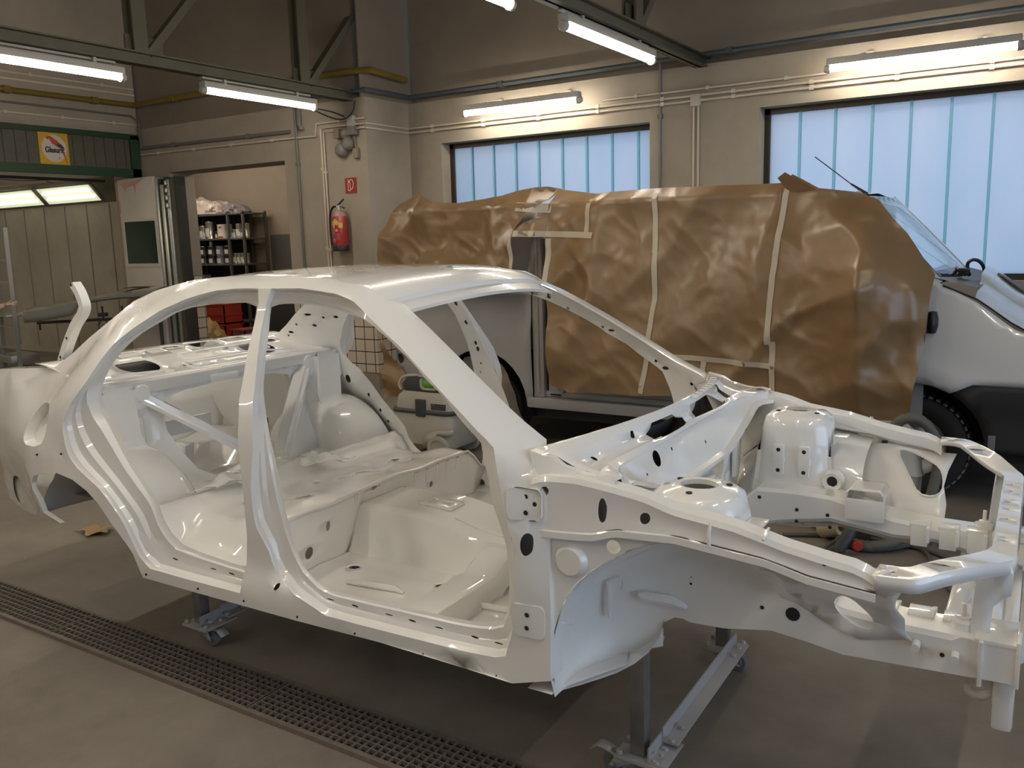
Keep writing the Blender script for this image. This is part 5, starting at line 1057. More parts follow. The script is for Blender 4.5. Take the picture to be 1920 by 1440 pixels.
for i,(x,w,mm,h) in enumerate(((.0,.05,alu,2.70),(.06,.035,dark_m,2.68),(.10,.07,alu,2.6),(.18,.06,booth_green,2.7),(.245,.05,alu,2.66),(.30,.10,header_m,2.68),(.405,.03,dark_m,2.7))):
    k=MB(); k.box(x,.0+.012*(i%2),.03,x+w,.16,h,bev=.004); k.build('leaf_edge',mm,lf)
for z in (2.62,2.52,2.42,2.32):
    k=MB(); k.box(.235,-.03,z-.03,.285,.0,z+.03,bev=.005); k.build('hinge',alu,lf)
k=MB(); k.box(.255,-.02,1.0,.275,.0,2.28); k.build('seal_strip',alu,lf)
# ladder, freshly painted bonnet on its stand, worker at the photo edge
lad=thing('stepladder','light metal stepladder in the booth at the left photo edge','ladder',(-13.55,6.95,0),-.12)
b=MB(); b.bar((.38,0,0),(.30,.05,2.12),.06,.025); b.build('rail',alu,lad); b=MB(); b.bar((-.2,0,0),(-.14,.05,2.12),.06,.025); b.build('rail',alu,lad)
for i in range(6):
    z=.32+i*.33; f=z/2.12
    k=MB(); k.box(-.19+.05*f,-.03+.05*f,z-.012,.36-.07*f,.03+.05*f,z+.012); k.build('rung',alu,lad)
k=MB(); k.box(-.2,-.1,.80,.36,.25,.83,bev=.01); k.build('platform',alu,lad)
k=MB(); k.box(-.2,-.1,.1,.36,.3,.22,bev=.01); k.build('foot_step',alu,lad)
hm=mat('bonnet_silver_paint',(.33,.33,.30),.25,.2,coat=1.)
def hood(u,v):
    x=1.80*u; return (x,.95*v-.1,1.0+.19*sm(u,0,.95)+.05*math.sin(PI*v)-.03*(1-u)**3)
b=MB(); b.loft([[hood(u,v) for v in np.linspace(0,1,13)] for u in np.linspace(0,1,31)])
ed=[hood(u,0) for u in np.linspace(0,1,31)]
def skirt(u): return .115*(1-sm(u,.36,.42))+.03+.05*sm(u,.45,1)
b.loft([ed,[(x+.02*(1-u),y+.012,z-.5*skirt(u)) for (x,y,z),u in zip(ed,np.linspace(0,1,31))],[(x+.03*(1-u),y+.03,z-skirt(u)) for (x,y,z),u in zip(ed,np.linspace(0,1,31))]])
pn=thing('car_wing_panel','silver car panel lying on a painting stand in the booth opening','car panel',(-11.63,6.23,0),.568)
b.build('panel',hm,pn,solid=.004)
k=MB(); k.box(1.25,.2,1.232,1.62,.62,1.236); k.build('dark_opening',dark_m,pn)
st=thing('painting_stand','dark metal painting stand with clamps carrying the silver panel','stand',(-11.63,6.23,0),.568)
k=MB(); k.tube([(.05,.2,.80),(1.75,.2,.84)],.02,8); k.tube([(.08,.2,.70),(.08,.2,.90)],.015,6); k.build('long_bar',dark_m,st)
k=MB(); k.tube([(1.0,.5,.83),(1.0,.5,.05)],.025,8); k.tube([(1.6,.5,.85),(1.6,.5,.05)],.025,8); k.build('upright',dark_m,st)
for x in (.95,1.22,1.5):
    k=MB(); k.tube([(x,.2,.83),(x,.2,1.0)],.013,6); k.box(x-.05,.16,.86,x+.05,.26,.91,bev=.01); k.tube([(x-.08,.2,.75),(x,.2,.83),(x+.09,.2,.74)],.008,6); k.build('clamp',dark_m,st)
k=MB(); k.box(.6,.1,0,1.7,.9,.05,bev=.01); k.build('base',dark_m,st)
# ------------------------------------------------------------------ the room behind the doorway
back_m=mat('back_room_plaster',(.36,.29,.22),.85,noise=(1.2,.3,(.30,.23,.165)))
grey_dado=mat('back_room_grey_dado',(.11,.10,.085),.7)
b=MB(); b.box(-15.5,11.0,0,-7.16,11.2,3.6); b.box(-7.22,YD+.43,0,-7.16,11.2,3.6); b.box(-15.6,8.5,0,-15.5,11.2,3.6); o=struct(b.build('wall_store',back_m))
k=MB(); k.box(-12.05,10.985,0,-7.2,11.0,1.94); struct(k.build('baseboard_store',grey_dado))
k=MB(); k.box(-15.6,8.51,3.3,-11.5,11.2,3.45); k.box(-11.5,YD+.43,3.3,-7.16,11.2,3.45); struct(k.build('ceiling_store',back_m))
lamp((-10.9,9.4,3.22),(-9.4,9.4,3.22),'fluorescent lamp inside the store room behind the doorway, hidden by the lintel',True,False)
lamp((-13.4,9.3,3.22),(-11.9,9.3,3.22),'second fluorescent lamp added to brighten the store room, hidden by the lintel',True,False)  # unseen extra lamp, added to lift the store-room brightness
steel_shelf=mat('shelf_grey_steel',(.13,.12,.105),.5,.3)
sh=thing('steel_shelf','grey steel shelf unit full of paint cans in the store room','shelf',(-14.15,10.35,0))
SW=2.15
for x in (0,.45,1.72,SW-.04):
    for y in (0.,.50):
        k=MB(); k.box(x,y,0,x+.04,y+.04,2.36); k.build('upright',steel_shelf,sh)
for z in (.45,.95,1.45,1.90,2.33):
    k=MB(); k.box(0,0,z-.03,SW,.54,z,bev=.004); k.build('shelf_board',steel_shelf,sh)
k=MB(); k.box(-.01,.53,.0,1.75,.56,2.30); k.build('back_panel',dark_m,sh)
# paint cans
tin=mat('bare_tin',(.62,.60,.55),.22,.9); tlabel=mat('white_label',(.62,.58,.52),.5); cdark=mat('can_black',(.02,.02,.022),.4); cblue=mat('can_blue_grey',(.16,.16,.20),.4); cyel=mat('can_yellow',(.55,.36,.04),.5); cred=mat('can_red',(.45,.04,.03),.5)
def can(kind,r,h):
    o=bpy.data.objects.new('paint_can',None); COL.objects.link(o); o['category']='paint can'
    bodym={'tin':tin,'dark':cdark,'blue':cblue,'white':tlabel}[kind]
    k=MB(); k.lathe([(0,0),(r,0),(r,.006),(r*.97,.012),(r*.97,h-.014),(r,h-.008),(r,h)],16); k.build('can_wall',bodym,o)
    k=MB(); k.lathe([(0,h-.004),(r*.8,h-.004),(r*.82,h+.004),(r*.97,h+.003),(r*.99,h-.002)],16); k.build('lid',tin if kind in('tin','dark') else bodym,o)
    if kind!='white':
        rings=[[(r*1.005*math.cos(a),r*1.005*math.sin(a),z) for a in np.linspace(-PI/2-.65,-PI/2+.65,8)] for z in (h*.12,h*.62)]
        k=MB(); k.loft(rings); k.build('label',tlabel,o)
    else:
        rings=[[(r*1.005*math.cos(a),r*1.005*math.sin(a),z) for a in np.linspace(-PI/2-.3,-PI/2+.75,8)] for z in (h*.03,h*.15)]
        k=MB(); k.loft(rings); k.build('red_band',cred,o)
        k=MB(); k.loft([[(r*1.006*math.cos(a),r*1.006*math.sin(a),z) for a in np.linspace(-PI/2+.1,-PI/2+.6,6)] for z in (h*.72,h*.86)]); k.build('red_emblem',cred,o)
    return o
protos={}
def put(kind,r,h,x,z,label,y=.13,group='paint cans on the steel shelf'):
    key=(kind,r,h)
    loc=(-14.15+x,10.35+y,z)
    if key not in protos:
        o=can(kind,r,h); protos[key]=o; o.location=loc; o['label']=label; o['group']=group
    else: o=dup(protos[key],None,loc,None,label,group)
    return o
Z1,Z2,Z3=1.90,1.45,.95
U=[('tin',.075,.20,.13,'yellow-labelled tin'),('tin',.075,.20,.31,'second tin from the left'),('dark',.07,.16,.62,'black can'),('tin',.07,.23,.78,'tall shiny tin'),('tin',.07,.23,.93,'next tall tin'),('tin',.085,.30,1.12,'tallest shiny tin in the middle'),('dark',.045,.12,1.31,'small dark can'),('white',.105,.24,1.47,'white can with red markings')]
OR=['leftmost','second','third','fourth','fifth','sixth','seventh','eighth','ninth','tenth']
for i,(k_,r,h,x,d) in enumerate(U): put(k_,r,h,x,Z1,d+' on the top shelf board, %s from the left'%OR[i])
for i,x in enumerate((1.64,1.76,1.88,1.99,2.08)): put('tin',.052,.15 if i%2 else .24,x,Z1,'slim silver tin, %s of five at the right end of the top can row'%OR[i].replace('leftmost','first'))
put('tin',.075,.11,.20,Z1+.205,'squat tin stacked on the yellow-labelled tin'); put('tin',.075,.11,1.12,Z1+.305,'squat tin stacked on the tallest tin of the top row') if False else None
kinds=['dark','blue','white2','dark','blue','blue','dark']
for lv in (0,1):
    for i,x in enumerate((.16,.42,.66,.90,1.14,1.36,1.58)):
        kd=('dark','blue','blue','dark','dark','blue','dark')[i]
        put(kd,.082,.155,x,Z2+.158*lv,'%s %s can in the %s layer of the middle shelf'%(OR[i],'black' if kd=='dark' else 'grey-blue','lower' if lv==0 else 'upper'))
for i,x in enumerate((1.74,1.84,1.94,2.05)): put('tin',.045,.18,x,Z2,'slim silver tin, %s of four at the right end of the middle shelf'%OR[i].replace('leftmost','first'))
put('dark',.05,.13,1.14,Z2+.318,'small black can topping the middle shelf pile')
boxm=mat('grey_carton',(.40,.38,.37),.6)
for i,(x,w,h) in enumerate(((.55,.26,.30),(.92,.24,.16),(1.18,.24,.16),(1.46,.24,.16),(1.46,.22,.10))):
    k=MB(); z=Z3+(.17 if i==4 else 0); k.box(-14.15+x,10.42,z,-14.15+x+w,10.66,z+h,bev=.004); tag(k.build('carton',boxm),'%s grey carton on the lower shelf of the steel unit%s'%(OR[i],', stacked on another' if i==4 else ''),'box','cartons on the lower shelf')
k=MB(); k.lathe([(0,.0),(.075,0),(.085,.19),(.092,.19),(.092,.21),(0,.21)],16,M=Matrix.Translation((-13.62,10.36,Z3))); tag(k.build('bucket',tlabel),'small white lidded bucket on the lower shelf','bucket')
k=MB(); k.box(-14.1,10.4,Z3,-13.75,10.7,Z3+.22,bev=.02); tag(k.build('cardboard_box',mat('cardboard',(.25,.15,.07),.8)),'brown cardboard box at the left of the lower shelf','box')
# crumpled sheets on top
def heap(name,label,cx,cy,cz,rx,ry,rz,m,seed,droop=None):
    bm=bmesh.new(); bmesh.ops.create_icosphere(bm,subdivisions=4,radius=1)
    vs=[];
    for v in bm.verts:
        p=v.co.copy(); n=1+.30*(1-2*abs(MN.noise(p*1.6+Vector((seed,0,0)))))+.14*(1-2*abs(MN.noise(p*4+Vector((0,seed,0)))))
        q=Vector((p.x*rx*n,p.y*ry*n,max(-.05,p.z)*rz*n)); vs.append((cx+q.x,cy+q.y,cz+max(0.,q.z)))
    bm.verts.index_update(); fs=[[v.index for v in f.verts] for f in bm.faces]; bm.free()
    k=MB(); k.add(vs,fs); return tag(k.build(name,m,None,sharp=30),label,'plastic sheet')
film=mat('crumpled_film_pinkish',(.60,.50,.44),.35,spec=.6); film2=mat('crumpled_film_mauve',(.30,.26,.27),.4)
heap('plastic_sheet','crumpled pinkish plastic sheeting heaped on top of the steel shelf',-13.38,10.62,2.335,.40,.24,.24,film,1.7)
heap('plastic_sheet','smaller crumpled pinkish sheeting at the left end of the shelf top',-14.02,10.6,2.335,.17,.22,.14,film,4.1)
heap('plastic_sheet','second pinkish sheet heap in the middle of the shelf top',-12.88,10.62,2.335,.18,.22,.18,film,6.6)
heap('plastic_sheet','small mauve-grey plastic bundle at the right end of the shelf top',-12.45,10.62,2.335,.20,.18,.14,film2,9.2)
# red crates, paper sacks and dark things on the store-room floor
redcr=mat('red_plastic_crate',(.42,.05,.03),.45)
def crate(x,y,z,w,label,m=redcr,h=.30):
    r=thing('plastic_crate',label,'crate',(x,y,z),0,'red crates in the store room')
    k=MB(); k.box(0,0,0,w,.4,.02)
    for q in ((0,0,w,.02),(0,.38,w,.4),(0,0,.02,.4),(w-.02,0,w,.4)): k.box(q[0],q[1],.0,q[2],q[3],h)
    k.build('crate_box',m,r)
    k=MB()
    for zz in (h*.45,h*.97): k.box(-.008,-.008,zz-.012,w+.008,.408,zz+.012)
    k.build('crate_rib',m,r); return r
crate(-12.9,9.75,.10,.95,'large red crate behind the paper sacks, lower of two',h=.34); crate(-12.9,9.75,.45,.95,'large red crate behind the paper sacks, upper of two',h=.34)
crate(-11.85,9.8,.12,.32,'small pink-red crate right of the large red crates',mat('pink_crate',(.35,.10,.09),.5),h=.24)
crate(-10.0,10.0,.05,.42,'red crate seen left of the white tiles through the front door opening',h=.34)
sack_m=mat('kraft_sack',(.42,.27,.11),.55,spec=.4)
heap('paper_sack','crumpled brown paper sack on the store-room floor, left one',-12.25,8.95,0.02,.28,.25,.46,sack_m,2.2)['category']='sack'
heap('paper_sack','crumpled light brown paper sack on the store-room floor, right one',-11.72,9.15,0.02,.32,.25,.44,sack_m,7.3)['category']='sack'
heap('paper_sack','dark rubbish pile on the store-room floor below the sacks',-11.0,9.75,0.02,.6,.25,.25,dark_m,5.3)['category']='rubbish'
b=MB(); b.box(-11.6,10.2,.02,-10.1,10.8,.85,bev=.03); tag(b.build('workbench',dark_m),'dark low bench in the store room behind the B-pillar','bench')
# wall drying rack wires on the tiles
b=MB(); b.tube(smooth([(-7.34,YD-.05,1.02),(-7.02,YD-.05,1.08),(-6.95,YD-.08,1.16),(-6.92,YD-.05,1.24)],2,False),.008,6); b.tube([(-7.36,YD-.05,.98),(-6.88,YD-.05,.98),(-6.82,YD-.06,1.05),(-6.80,YD-.06,1.14)],.006,6); b.tube([(-6.98,YD-.05,.98),(-6.98,YD-.05,.94)],.008,6)
tag(b.build('wire_hanger',dark_m),'dark wire bracket in front of the white tiles','bracket')
# ------------------------------------------------------------------ things on the pier
bell_m=mat('bell_grey_brown',(.20,.18,.15),.5)
bl=thing('alarm_bells','cluster of grey signal bells and boxes high on the pier','alarm',(-7.14,YD,2.93))
for x0,z0,x1,z1 in ((-.14,.03,-.05,.14),(.07,.05,.18,.15)):
    k=MB(); k.box(x0,-.09,z0,x1,0,z1,bev=.01); k.build('bell_box',bell_m,bl)
for x,z,r in ((-.06,-.10,.085),(.04,-.04,.08),(.02,.08,.07)):
    k=MB(); k.lathe([(0,-.11),(r*.5,-.105),(r*.85,-.085),(r,-.05),(r,-.03),(0,-.03)],18,axis='y',M=Matrix.Translation((x,0,z))); k.build('bell_dome',bell_m,bl)
k=MB(); k.tube([(.13,-.03,.04),(.14,-.03,-.08)],.006,6); k.build('wire',bell_m,bl)
k=MB(); k.box(-7.03,YD-.05,2.72,-6.96,YD,2.84,bev=.008); tag(k.build('switch_box',mat('switch_brown',(.26,.21,.15),.5)),'small brown switch box below the bells','switch')
fs=thing('fire_sign','red square fire extinguisher sign on the pier','sign',(-7.125,YD-.004,2.42))
k=MB(); k.box(-.088,-.003,-.088,.088,.003,.088); k.build('plate',mat('sign_red',(.33,.025,.02),.45),fs)
XZ=lambda u,v:(u,-.0045,v)
sw=mat('sign_line_white',(.75,.68,.62),.5)
k=MB(); k.panel([(-.045,-.062),(-.005,-.062),(-.005,.03),(-.012,.045),(-.038,.045),(-.045,.03)],[[(-.036,-.053),(-.014,-.053),(-.014,.026),(-.018,.035),(-.032,.035),(-.036,.026)]],.5,XZ,interior=False)
k.box(-.035,-.005,.046,-.015,-.0035,.058); k.tube(smooth([(-.02,-.0045,.055),(.0,-.0045,.068),(.03,-.0045,.062),(.043,-.0045,.02),(.03,-.0045,-.03),(.012,-.0045,-.045)],2,False),.004,6); k.panel([(.0,-.04),(.018,-.032),(.012,-.052)],[],.5,XZ,interior=False); k.tube([(-.03,-.0045,.056),(-.05,-.0045,.075)],.003,5)
k.build('pictogram',sw,fs)
# extinguisher
red=mat('extinguisher_red',(.38,.02,.018),.28,coat=.6)
ex=thing('fire_extinguisher','red fire extinguisher with black hose hanging on the pier','extinguisher',(-7.24,YD-.115,1.66))
k=MB(); k.lathe([(0,.02),(.088,.02),(.09,.03),(.09,.40),(.084,.43),(.06,.462),(.03,.475),(0,.478)],24); k.build('cylinder',red,ex)
k=MB(); k.lathe([(.091,.405),(.0845,.4305),(.0605,.4625),(.03,.4755)],24); k.build('shoulder',mat('extinguisher_shoulder_pale',(.34,.20,.17),.4),ex)
k=MB(); k.lathe([(0,0),(.094,0),(.096,.01),(.096,.06),(.09,.07)],24); k.build('foot_ring',black_m,ex)
k=MB(); k.lathe([(.022,.47),(.022,.50),(.03,.505),(.03,.53),(0,.535)],12); k.build('valve',alu,ex)
k=MB(); k.bar((-.03,0,.52),(.085,0,.60),.022,.012); k.bar((-.02,0,.515),(.06,0,.515),.022,.01); k.bar((.06,0,.515),(.09,0,.495),.022,.01); k.build('handle',mat('extinguisher_handle',(.06,.01,.01),.4),ex)
k=MB(); k.tube(smooth([(-.02,-.01,.515),(-.07,-.01,.525),(-.12,-.01,.47),(-.14,-.01,.38),(-.125,-.03,.27),(-.10,-.05,.15),(-.088,-.05,.07)],2,False),.013,8); k.build('hose',black_m,ex)
def band(r,a0,a1,z0,z1,m,name,n=8):
    k=MB(); k.loft([[(r*math.cos(a),r*math.sin(a),z) for a in np.linspace(a0,a1,n)] for z in (z0,z1)]); return k.build(name,m,ex)
yl=mat('label_yellow',(.62,.47,.05),.5); wl=mat('label_white',(.66,.52,.48),.5); gl=mat('label_grey',(.22,.20,.21),.5)
pent=[(0,.045),(.042,.012),(.028,-.035),(-.028,-.035),(-.042,.012)]
k=MB(); k.panel(pent,[],.02,lambda u,v:(.0912*math.cos(-PI/2+.15+u/.09),.0912*math.sin(-PI/2+.15+u/.09),.335+v)); k.build('inspection_sticker',yl,ex)
band(.0908,-PI/2+.62,-PI/2+1.15,.27,.33,yl,'side_sticker'); band(.0908,-PI/2-1.0,-PI/2-.15,.31,.325,wl,'name_line'); band(.0908,-PI/2-.9,-PI/2-.25,.295,.30,wl,'text_line')
for z in (.268,.238,.208): band(.0908,-PI/2-.8,-PI/2-.05,z,z+.004,wl,'text_line')
band(.0908,-PI/2-.72,-PI/2-.48,.165,.19,wl,'class_mark'); band(.0908,-PI/2-.95,-PI/2+.1,.105,.145,gl,'grey_label'); band(.0908,-PI/2+.1,-PI/2+.75,.13,.205,mat('label_small_print',(.34,.07,.06),.5),'small_print')
k=MB(); k.panel(circ(0,0,.014,n=12),[circ(0,0,.006,n=8)],.1,lambda u,v:(.0912*math.cos(-PI/2+.3+u/.09),.0912*math.sin(-PI/2+.3+u/.09),.243+v),interior=False); k.build('round_mark',wl,ex)
# ------------------------------------------------------------------ floor: drain grating, leaf
grate_m=mat('grating_rusty_steel',(.25,.21,.175),.6,.2,noise=(30,.3,(.17,.14,.115)))
pit=mat('drain_pit',(.012,.010,.009),.9)
dr=thing('floor_drain','long steel floor drain grating running beside the white car shell','drain',(0,0,0))
b=MB(); b.box(-9.,1.985,.0005,1.2,2.215,.003); b.build('pit',pit,dr)
b=MB(); b.box(-9.,1.975,.0,1.2,1.99,.02); b.box(-9.,2.21,.0,1.2,2.225,.02); b.build('edge_angle',grate_m,dr)
ML=1.32
for mI in range(-4,4):
    x0=-2.5+ML*mI
    k=MB()
    for j in range(8):
        y=1.994+j*.0303; k.box(x0+.004,y-.0026,.003,x0+ML-.006,y+.0026,.019)
    nb=38
    for j in range(nb+1):
        x=x0+.006+(ML-.014)*j/nb; k.box(x-.0022,1.992,.006,x+.0022,2.208,.018)
    k.box(x0+.004,1.992,.003,x0+.009,2.208,.02); k.box(x0+ML-.011,1.992,.003,x0+ML-.006,2.208,.02)
    k.build('grating_panel',grate_m,dr)
leafm=mat('dry_leaf',(.36,.25,.12),.7)
lp=[]
for i in range(10):
    a=2*PI*i/10; r=.11 if i%2==0 else .055; lp.append((r*1.25*math.cos(a),r*math.sin(a)))
b=MB(); b.panel(smooth(lp,1),[],.015,lambda x,y:(-5.0+x,2.96+y,.012+.03*abs(math.sin(18*x+11*y))*(1-math.hypot(x,y)/.2))); b.tube([(-4.99,2.96,.015),(-5.14,2.90,.006)],.003,5); tag(b.build('dry_leaf',leafm,None,sharp=20),'crumpled dry yellow-brown leaf on the floor behind the rear wheel arch','leaf')
b=MB(); b.box(-3.95,5.3,.0,-3.80,5.42,.03,M=None,bev=.006); tag(b.build('paper_scrap',tlabel),'pale paper scrap on the floor beside the vacuum cleaner','paper')
# ------------------------------------------------------------------ dust extractors and hoses
vb=mat('vacuum_beige',(.46,.43,.37),.5,noise=(6,.3,(.38,.35,.29))); vg=mat('vacuum_dark_grey',(.05,.052,.05),.5); vgr=mat('vacuum_green',(.16,.42,.05),.4); hose_m=mat('vacuum_hose_grey',(.115,.11,.095),.6)
vc=thing('vacuum_cleaner','beige workshop dust extractor with dark top and green latch behind the car shell','vacuum cleaner',(-4.02,5.36,0),0)
def rsec(z,x0,x1,y0,y1,r): return [(x,y,z) for x,y in rrect(x0,y0,x1,y1,r)]
k=MB(); k.loft([rsec(.10,-.54,.02,.02,.38,.06),rsec(.12,-.56,.03,.0,.40,.07),rsec(.36,-.57,.03,.0,.40,.07),rsec(.37,-.565,.025,.005,.395,.07)],True,True); k.build('tub',vb,vc)
k=MB(); k.loft([rsec(.375,-.58,.04,-.01,.41,.07),rsec(.39,-.585,.045,-.012,.412,.07),rsec(.405,-.575,.03,.0,.40,.07)],True,True); k.build('rim',vg,vc)
k=MB(); k.loft([rsec(.405,-.56,.02,.01,.39,.07),rsec(.50,-.55,.01,.015,.385,.08),rsec(.545,-.50,-.02,.03,.37,.09)],True,True); k.build('motor_head',vb,vc)
k=MB(); k.loft([rsec(.545,-.49,-.02,.04,.36,.06),rsec(.60,-.50,-.02,.03,.37,.06),rsec(.66,-.46,-.03,.05,.36,.06)],True,True); k.build('top_cover',vg,vc)
k=MB(); k.tube(smooth([(-.50,.05,.55),(-.52,.04,.60),(-.47,.06,.675),(-.10,.06,.675),(-.05,.05,.60)],2,False),.012,8); k.build('carry_handle',vb,vc)
k=MB(); k.panel(rrect(-.27,.575,-.13,.655,.03),[],.1,lambda x,z:(x,.035,z),interior=False); k.build('green_latch',vgr,vc,solid=.012)
k=MB(); k.panel(rrect(-.29,.56,-.11,.665,.035),[rrect(-.265,.58,-.135,.65,.03)],.1,lambda x,z:(x,.034,z),interior=False); k.build('latch_frame',vb,vc,solid=.012)
k=MB(); k.box(-.315,-.012,.35,-.22,.02,.49,bev=.008); k.build('clasp',vg,vc)
k=MB()
for i in range(3):
    for j in range(6): k.box(-.165+.024*j,.004,.415+.017*i,-.147+.024*j,.02,.427+.017*i)
k.build('vent_grille',vg,vc)
for s,y in ((0,.0),(1,.42)):
    k=MB(); k.lathe([(0,-.02),(.065,-.022),(.07,-.028),(.10,-.028),(.105,-.015),(.105,.015),(.10,.028),(0,.028)],28,axis='y',M=Matrix.Translation((-.09,y-.01,.106))); k.build('wheel',vb,vc)
k=MB(); k.loft([[(-.25,-.012,.09),(-.25,-.012,.15)],[(-.20,-.015,.10),(-.20,-.015,.22)],[(-.09,-.02,.22),(-.09,-.02,.25)],[(.02,-.015,.21),(.02,-.015,.26)],[(.05,.0,.22),(.05,.0,.27)]]); k.build('wheel_guard',vb,vc,solid=.012)
for y in (.08,.34):
    k=MB(); k.lathe([(0,-.016),(.028,-.016),(.030,0),(.028,.016),(0,.016)],14,axis='y',M=Matrix.Translation((-.50,y,.030))); k.tube([(-.50,y,.03),(-.48,y,.1)],.014,6); k.build('front_caster',vg,vc)
heap('dust_rag','crumpled pale rag lying on the vacuum cleaner',-4.24,5.50,.672,.10,.10,.07,mat('rag_grey',(.36,.35,.33),.8),3.3)['category']='rag'
v2=thing('vacuum_cleaner','second beige dust extractor in front of the van wheel, seen through the far lamp opening','vacuum cleaner',(-.72,5.02,0),.25)
k=MB(); k.loft([rsec(.12,-.16,.16,-.02,.34,.06),rsec(.40,-.17,.17,-.03,.35,.07)],True,True); k.build('tub',vb,v2)
k=MB(); k.loft([rsec(.40,-.18,.18,-.04,.36,.07),rsec(.43,-.17,.17,-.03,.35,.07),rsec(.60,-.15,.15,.0,.33,.08),rsec(.64,-.11,.11,.03,.30,.08)],True,True); k.build('motor_head',vb,v2)
k=MB()
for i in range(5): k.box(-.09,-.030,.455+.020*i,.03,-.02,.466+.020*i)
k.build('vent_grille',vg,v2)
for z in (.575,.605):
    k=MB(); k.box(-.05,-.026,z,-.02,-.012,z+.018); k.build('socket',black_m,v2)
for x in (-.13,.13):
    k=MB(); k.lathe([(0,-.02),(.055,-.02),(.06,0),(.055,.02),(0,.02)],16,axis='y',M=Matrix.Translation((x,.0,.06))); k.tube([(x,0,.06),(x,.03,.14)],.02,6); k.build('caster',vg,v2)
def hose(label,pts,r,n=3):
    k=MB(); P=smooth(pts,n,False); L=np.r_[0,np.cumsum(np.linalg.norm(np.diff(P,axis=0),axis=1))]
    Q=rs(P,max(8,int(L[-1]/(r*.55)))); rad=[r*(1+.10*(i%2)) for i in range(len(Q))]
    k.tube(Q,rad,10); return tag(k.build('vacuum_hose',hose_m,None,sharp=60),label,'hose','grey ribbed hoses')
hose('thick grey hose looping up beside the second vacuum in front of the van wheel',[(-.74,5.0,.62),(-.66,4.98,.74),(-.55,5.02,.72),(-.47,5.05,.55),(-.50,5.0,.30),(-.60,4.9,.08),(-.75,4.8,.035),(-.95,4.85,.035)],.027)
hose('thick grey hose lying on the floor under the far chassis rail',[(-1.75,5.2,.03),(-1.35,5.25,.03),(-1.05,5.05,.035),(-.85,4.78,.035),(-.70,4.85,.03),(-.50,5.15,.03),(-.30,5.35,.03)],.028)
def cable(label,pts,r=.012):
    k=MB(); k.tube(smooth(pts,3,False),r,8); return tag(k.build('air_hose',hose_m,None),label,'hose','thin grey air hoses on the floor')
ring1=[(-.72+.27*math.cos(a),4.66+.42*math.sin(a),.014+.004*a) for a in np.linspace(-.5,2*PI-.1,22)]
cable('thin grey air hose coiled in a large loop on the floor under the engine bay',ring1+[(-.30,4.35,.014),(-.05,4.0,.014),(.12,3.7,.014)])
cable('thin grey air hose trailing across the floor towards the front of the car',[(-1.25,4.85,.014),(-1.05,4.95,.014),(-.80,5.02,.02),(-.45,4.95,.014),(-.2,4.7,.014),(.05,4.45,.014),(.5,4.3,.014),(1.2,4.6,.014)])
cable('thin grey air hose curving under the radiator support',[(-1.1,3.75,.014),(-.55,3.72,.014),(-.1,3.85,.014),(.3,4.15,.014),(.9,4.3,.014)])
k=MB(); k.lathe([(0,0),(.028,.0),(.030,.025),(.024,.04),(0,.042)],14,M=Matrix.Translation((-.83,4.76,.055))@Matrix.Rotation(PI/2,4,'X')@Matrix.Rotation(.3,4,'Y')); tag(k.build('red_stopper',cred),'small red plastic cap on the hose end under the engine bay','cap')
k=MB(); k.lathe([(.03,0),(.055,.0),(.055,.13),(.03,.13)],16,M=Matrix.Translation((-1.05,4.93,.06))@Matrix.Rotation(1.2,4,'Y')@Matrix.Rotation(.4,4,'X')); tag(k.build('filter_sleeve',mat('cream_paper_label',(.50,.42,.28),.7)),'cream printed sleeve around the hose under the engine bay','label')
k=MB(); k.tube([(-.92,4.72,.02),(-.88,4.75,.09),(-.86,4.80,.16)],.035,10); tag(k.build('hose_connector',vg),'dark hose connector standing on the floor under the engine bay','connector')

# ------------------------------------------------------------------ worker half outside the left photo edge
skin=mat('skin',(.58,.42,.33),.5); trous=mat('work_trousers_dark',(.035,.035,.04),.8); shirt=mat('work_shirt_grey',(.12,.12,.13),.8); hairm=mat('hair_brown',(.05,.03,.02),.7)
def skinned(name,chain,m,parent,sub=2):
    """chain: list of (points, radii) polylines; first point of the first is the root, later polylines start on an existing point"""
    vs=[];es=[];rad=[];idx={}
    for pts,rr in chain:
        prev=None
        for p,r in zip(pts,rr):
            k=tuple(round(c,4) for c in p)
            if k not in idx: idx[k]=len(vs); vs.append(p); rad.append(r)
            if prev is not None: es.append((prev,idx[k]))
            prev=idx[k]
    me=bpy.data.meshes.new(name); me.from_pydata(vs,es,[]); me.skin_vertices.new() if hasattr(me.skin_vertices,'new') else None
    o=bpy.data.objects.new(name,me); COL.objects.link(o)
    md=o.modifiers.new('skin','SKIN'); md.use_smooth_shade=True
    sv=me.skin_vertices[0].data
    for i,r in enumerate(rad): sv[i].radius=(r,r) if not hasattr(r,'__len__') else r
    sv[0].use_root=True
    d=o.modifiers.new('sub','SUBSURF'); d.levels=sub; d.render_levels=sub
    me.materials.append(m)
    if parent: o.parent=parent
    return o
pe=thing('person','person in dark work trousers at the left photo edge, holding a dark phone','person',(-10.58,5.16,0),-.6)
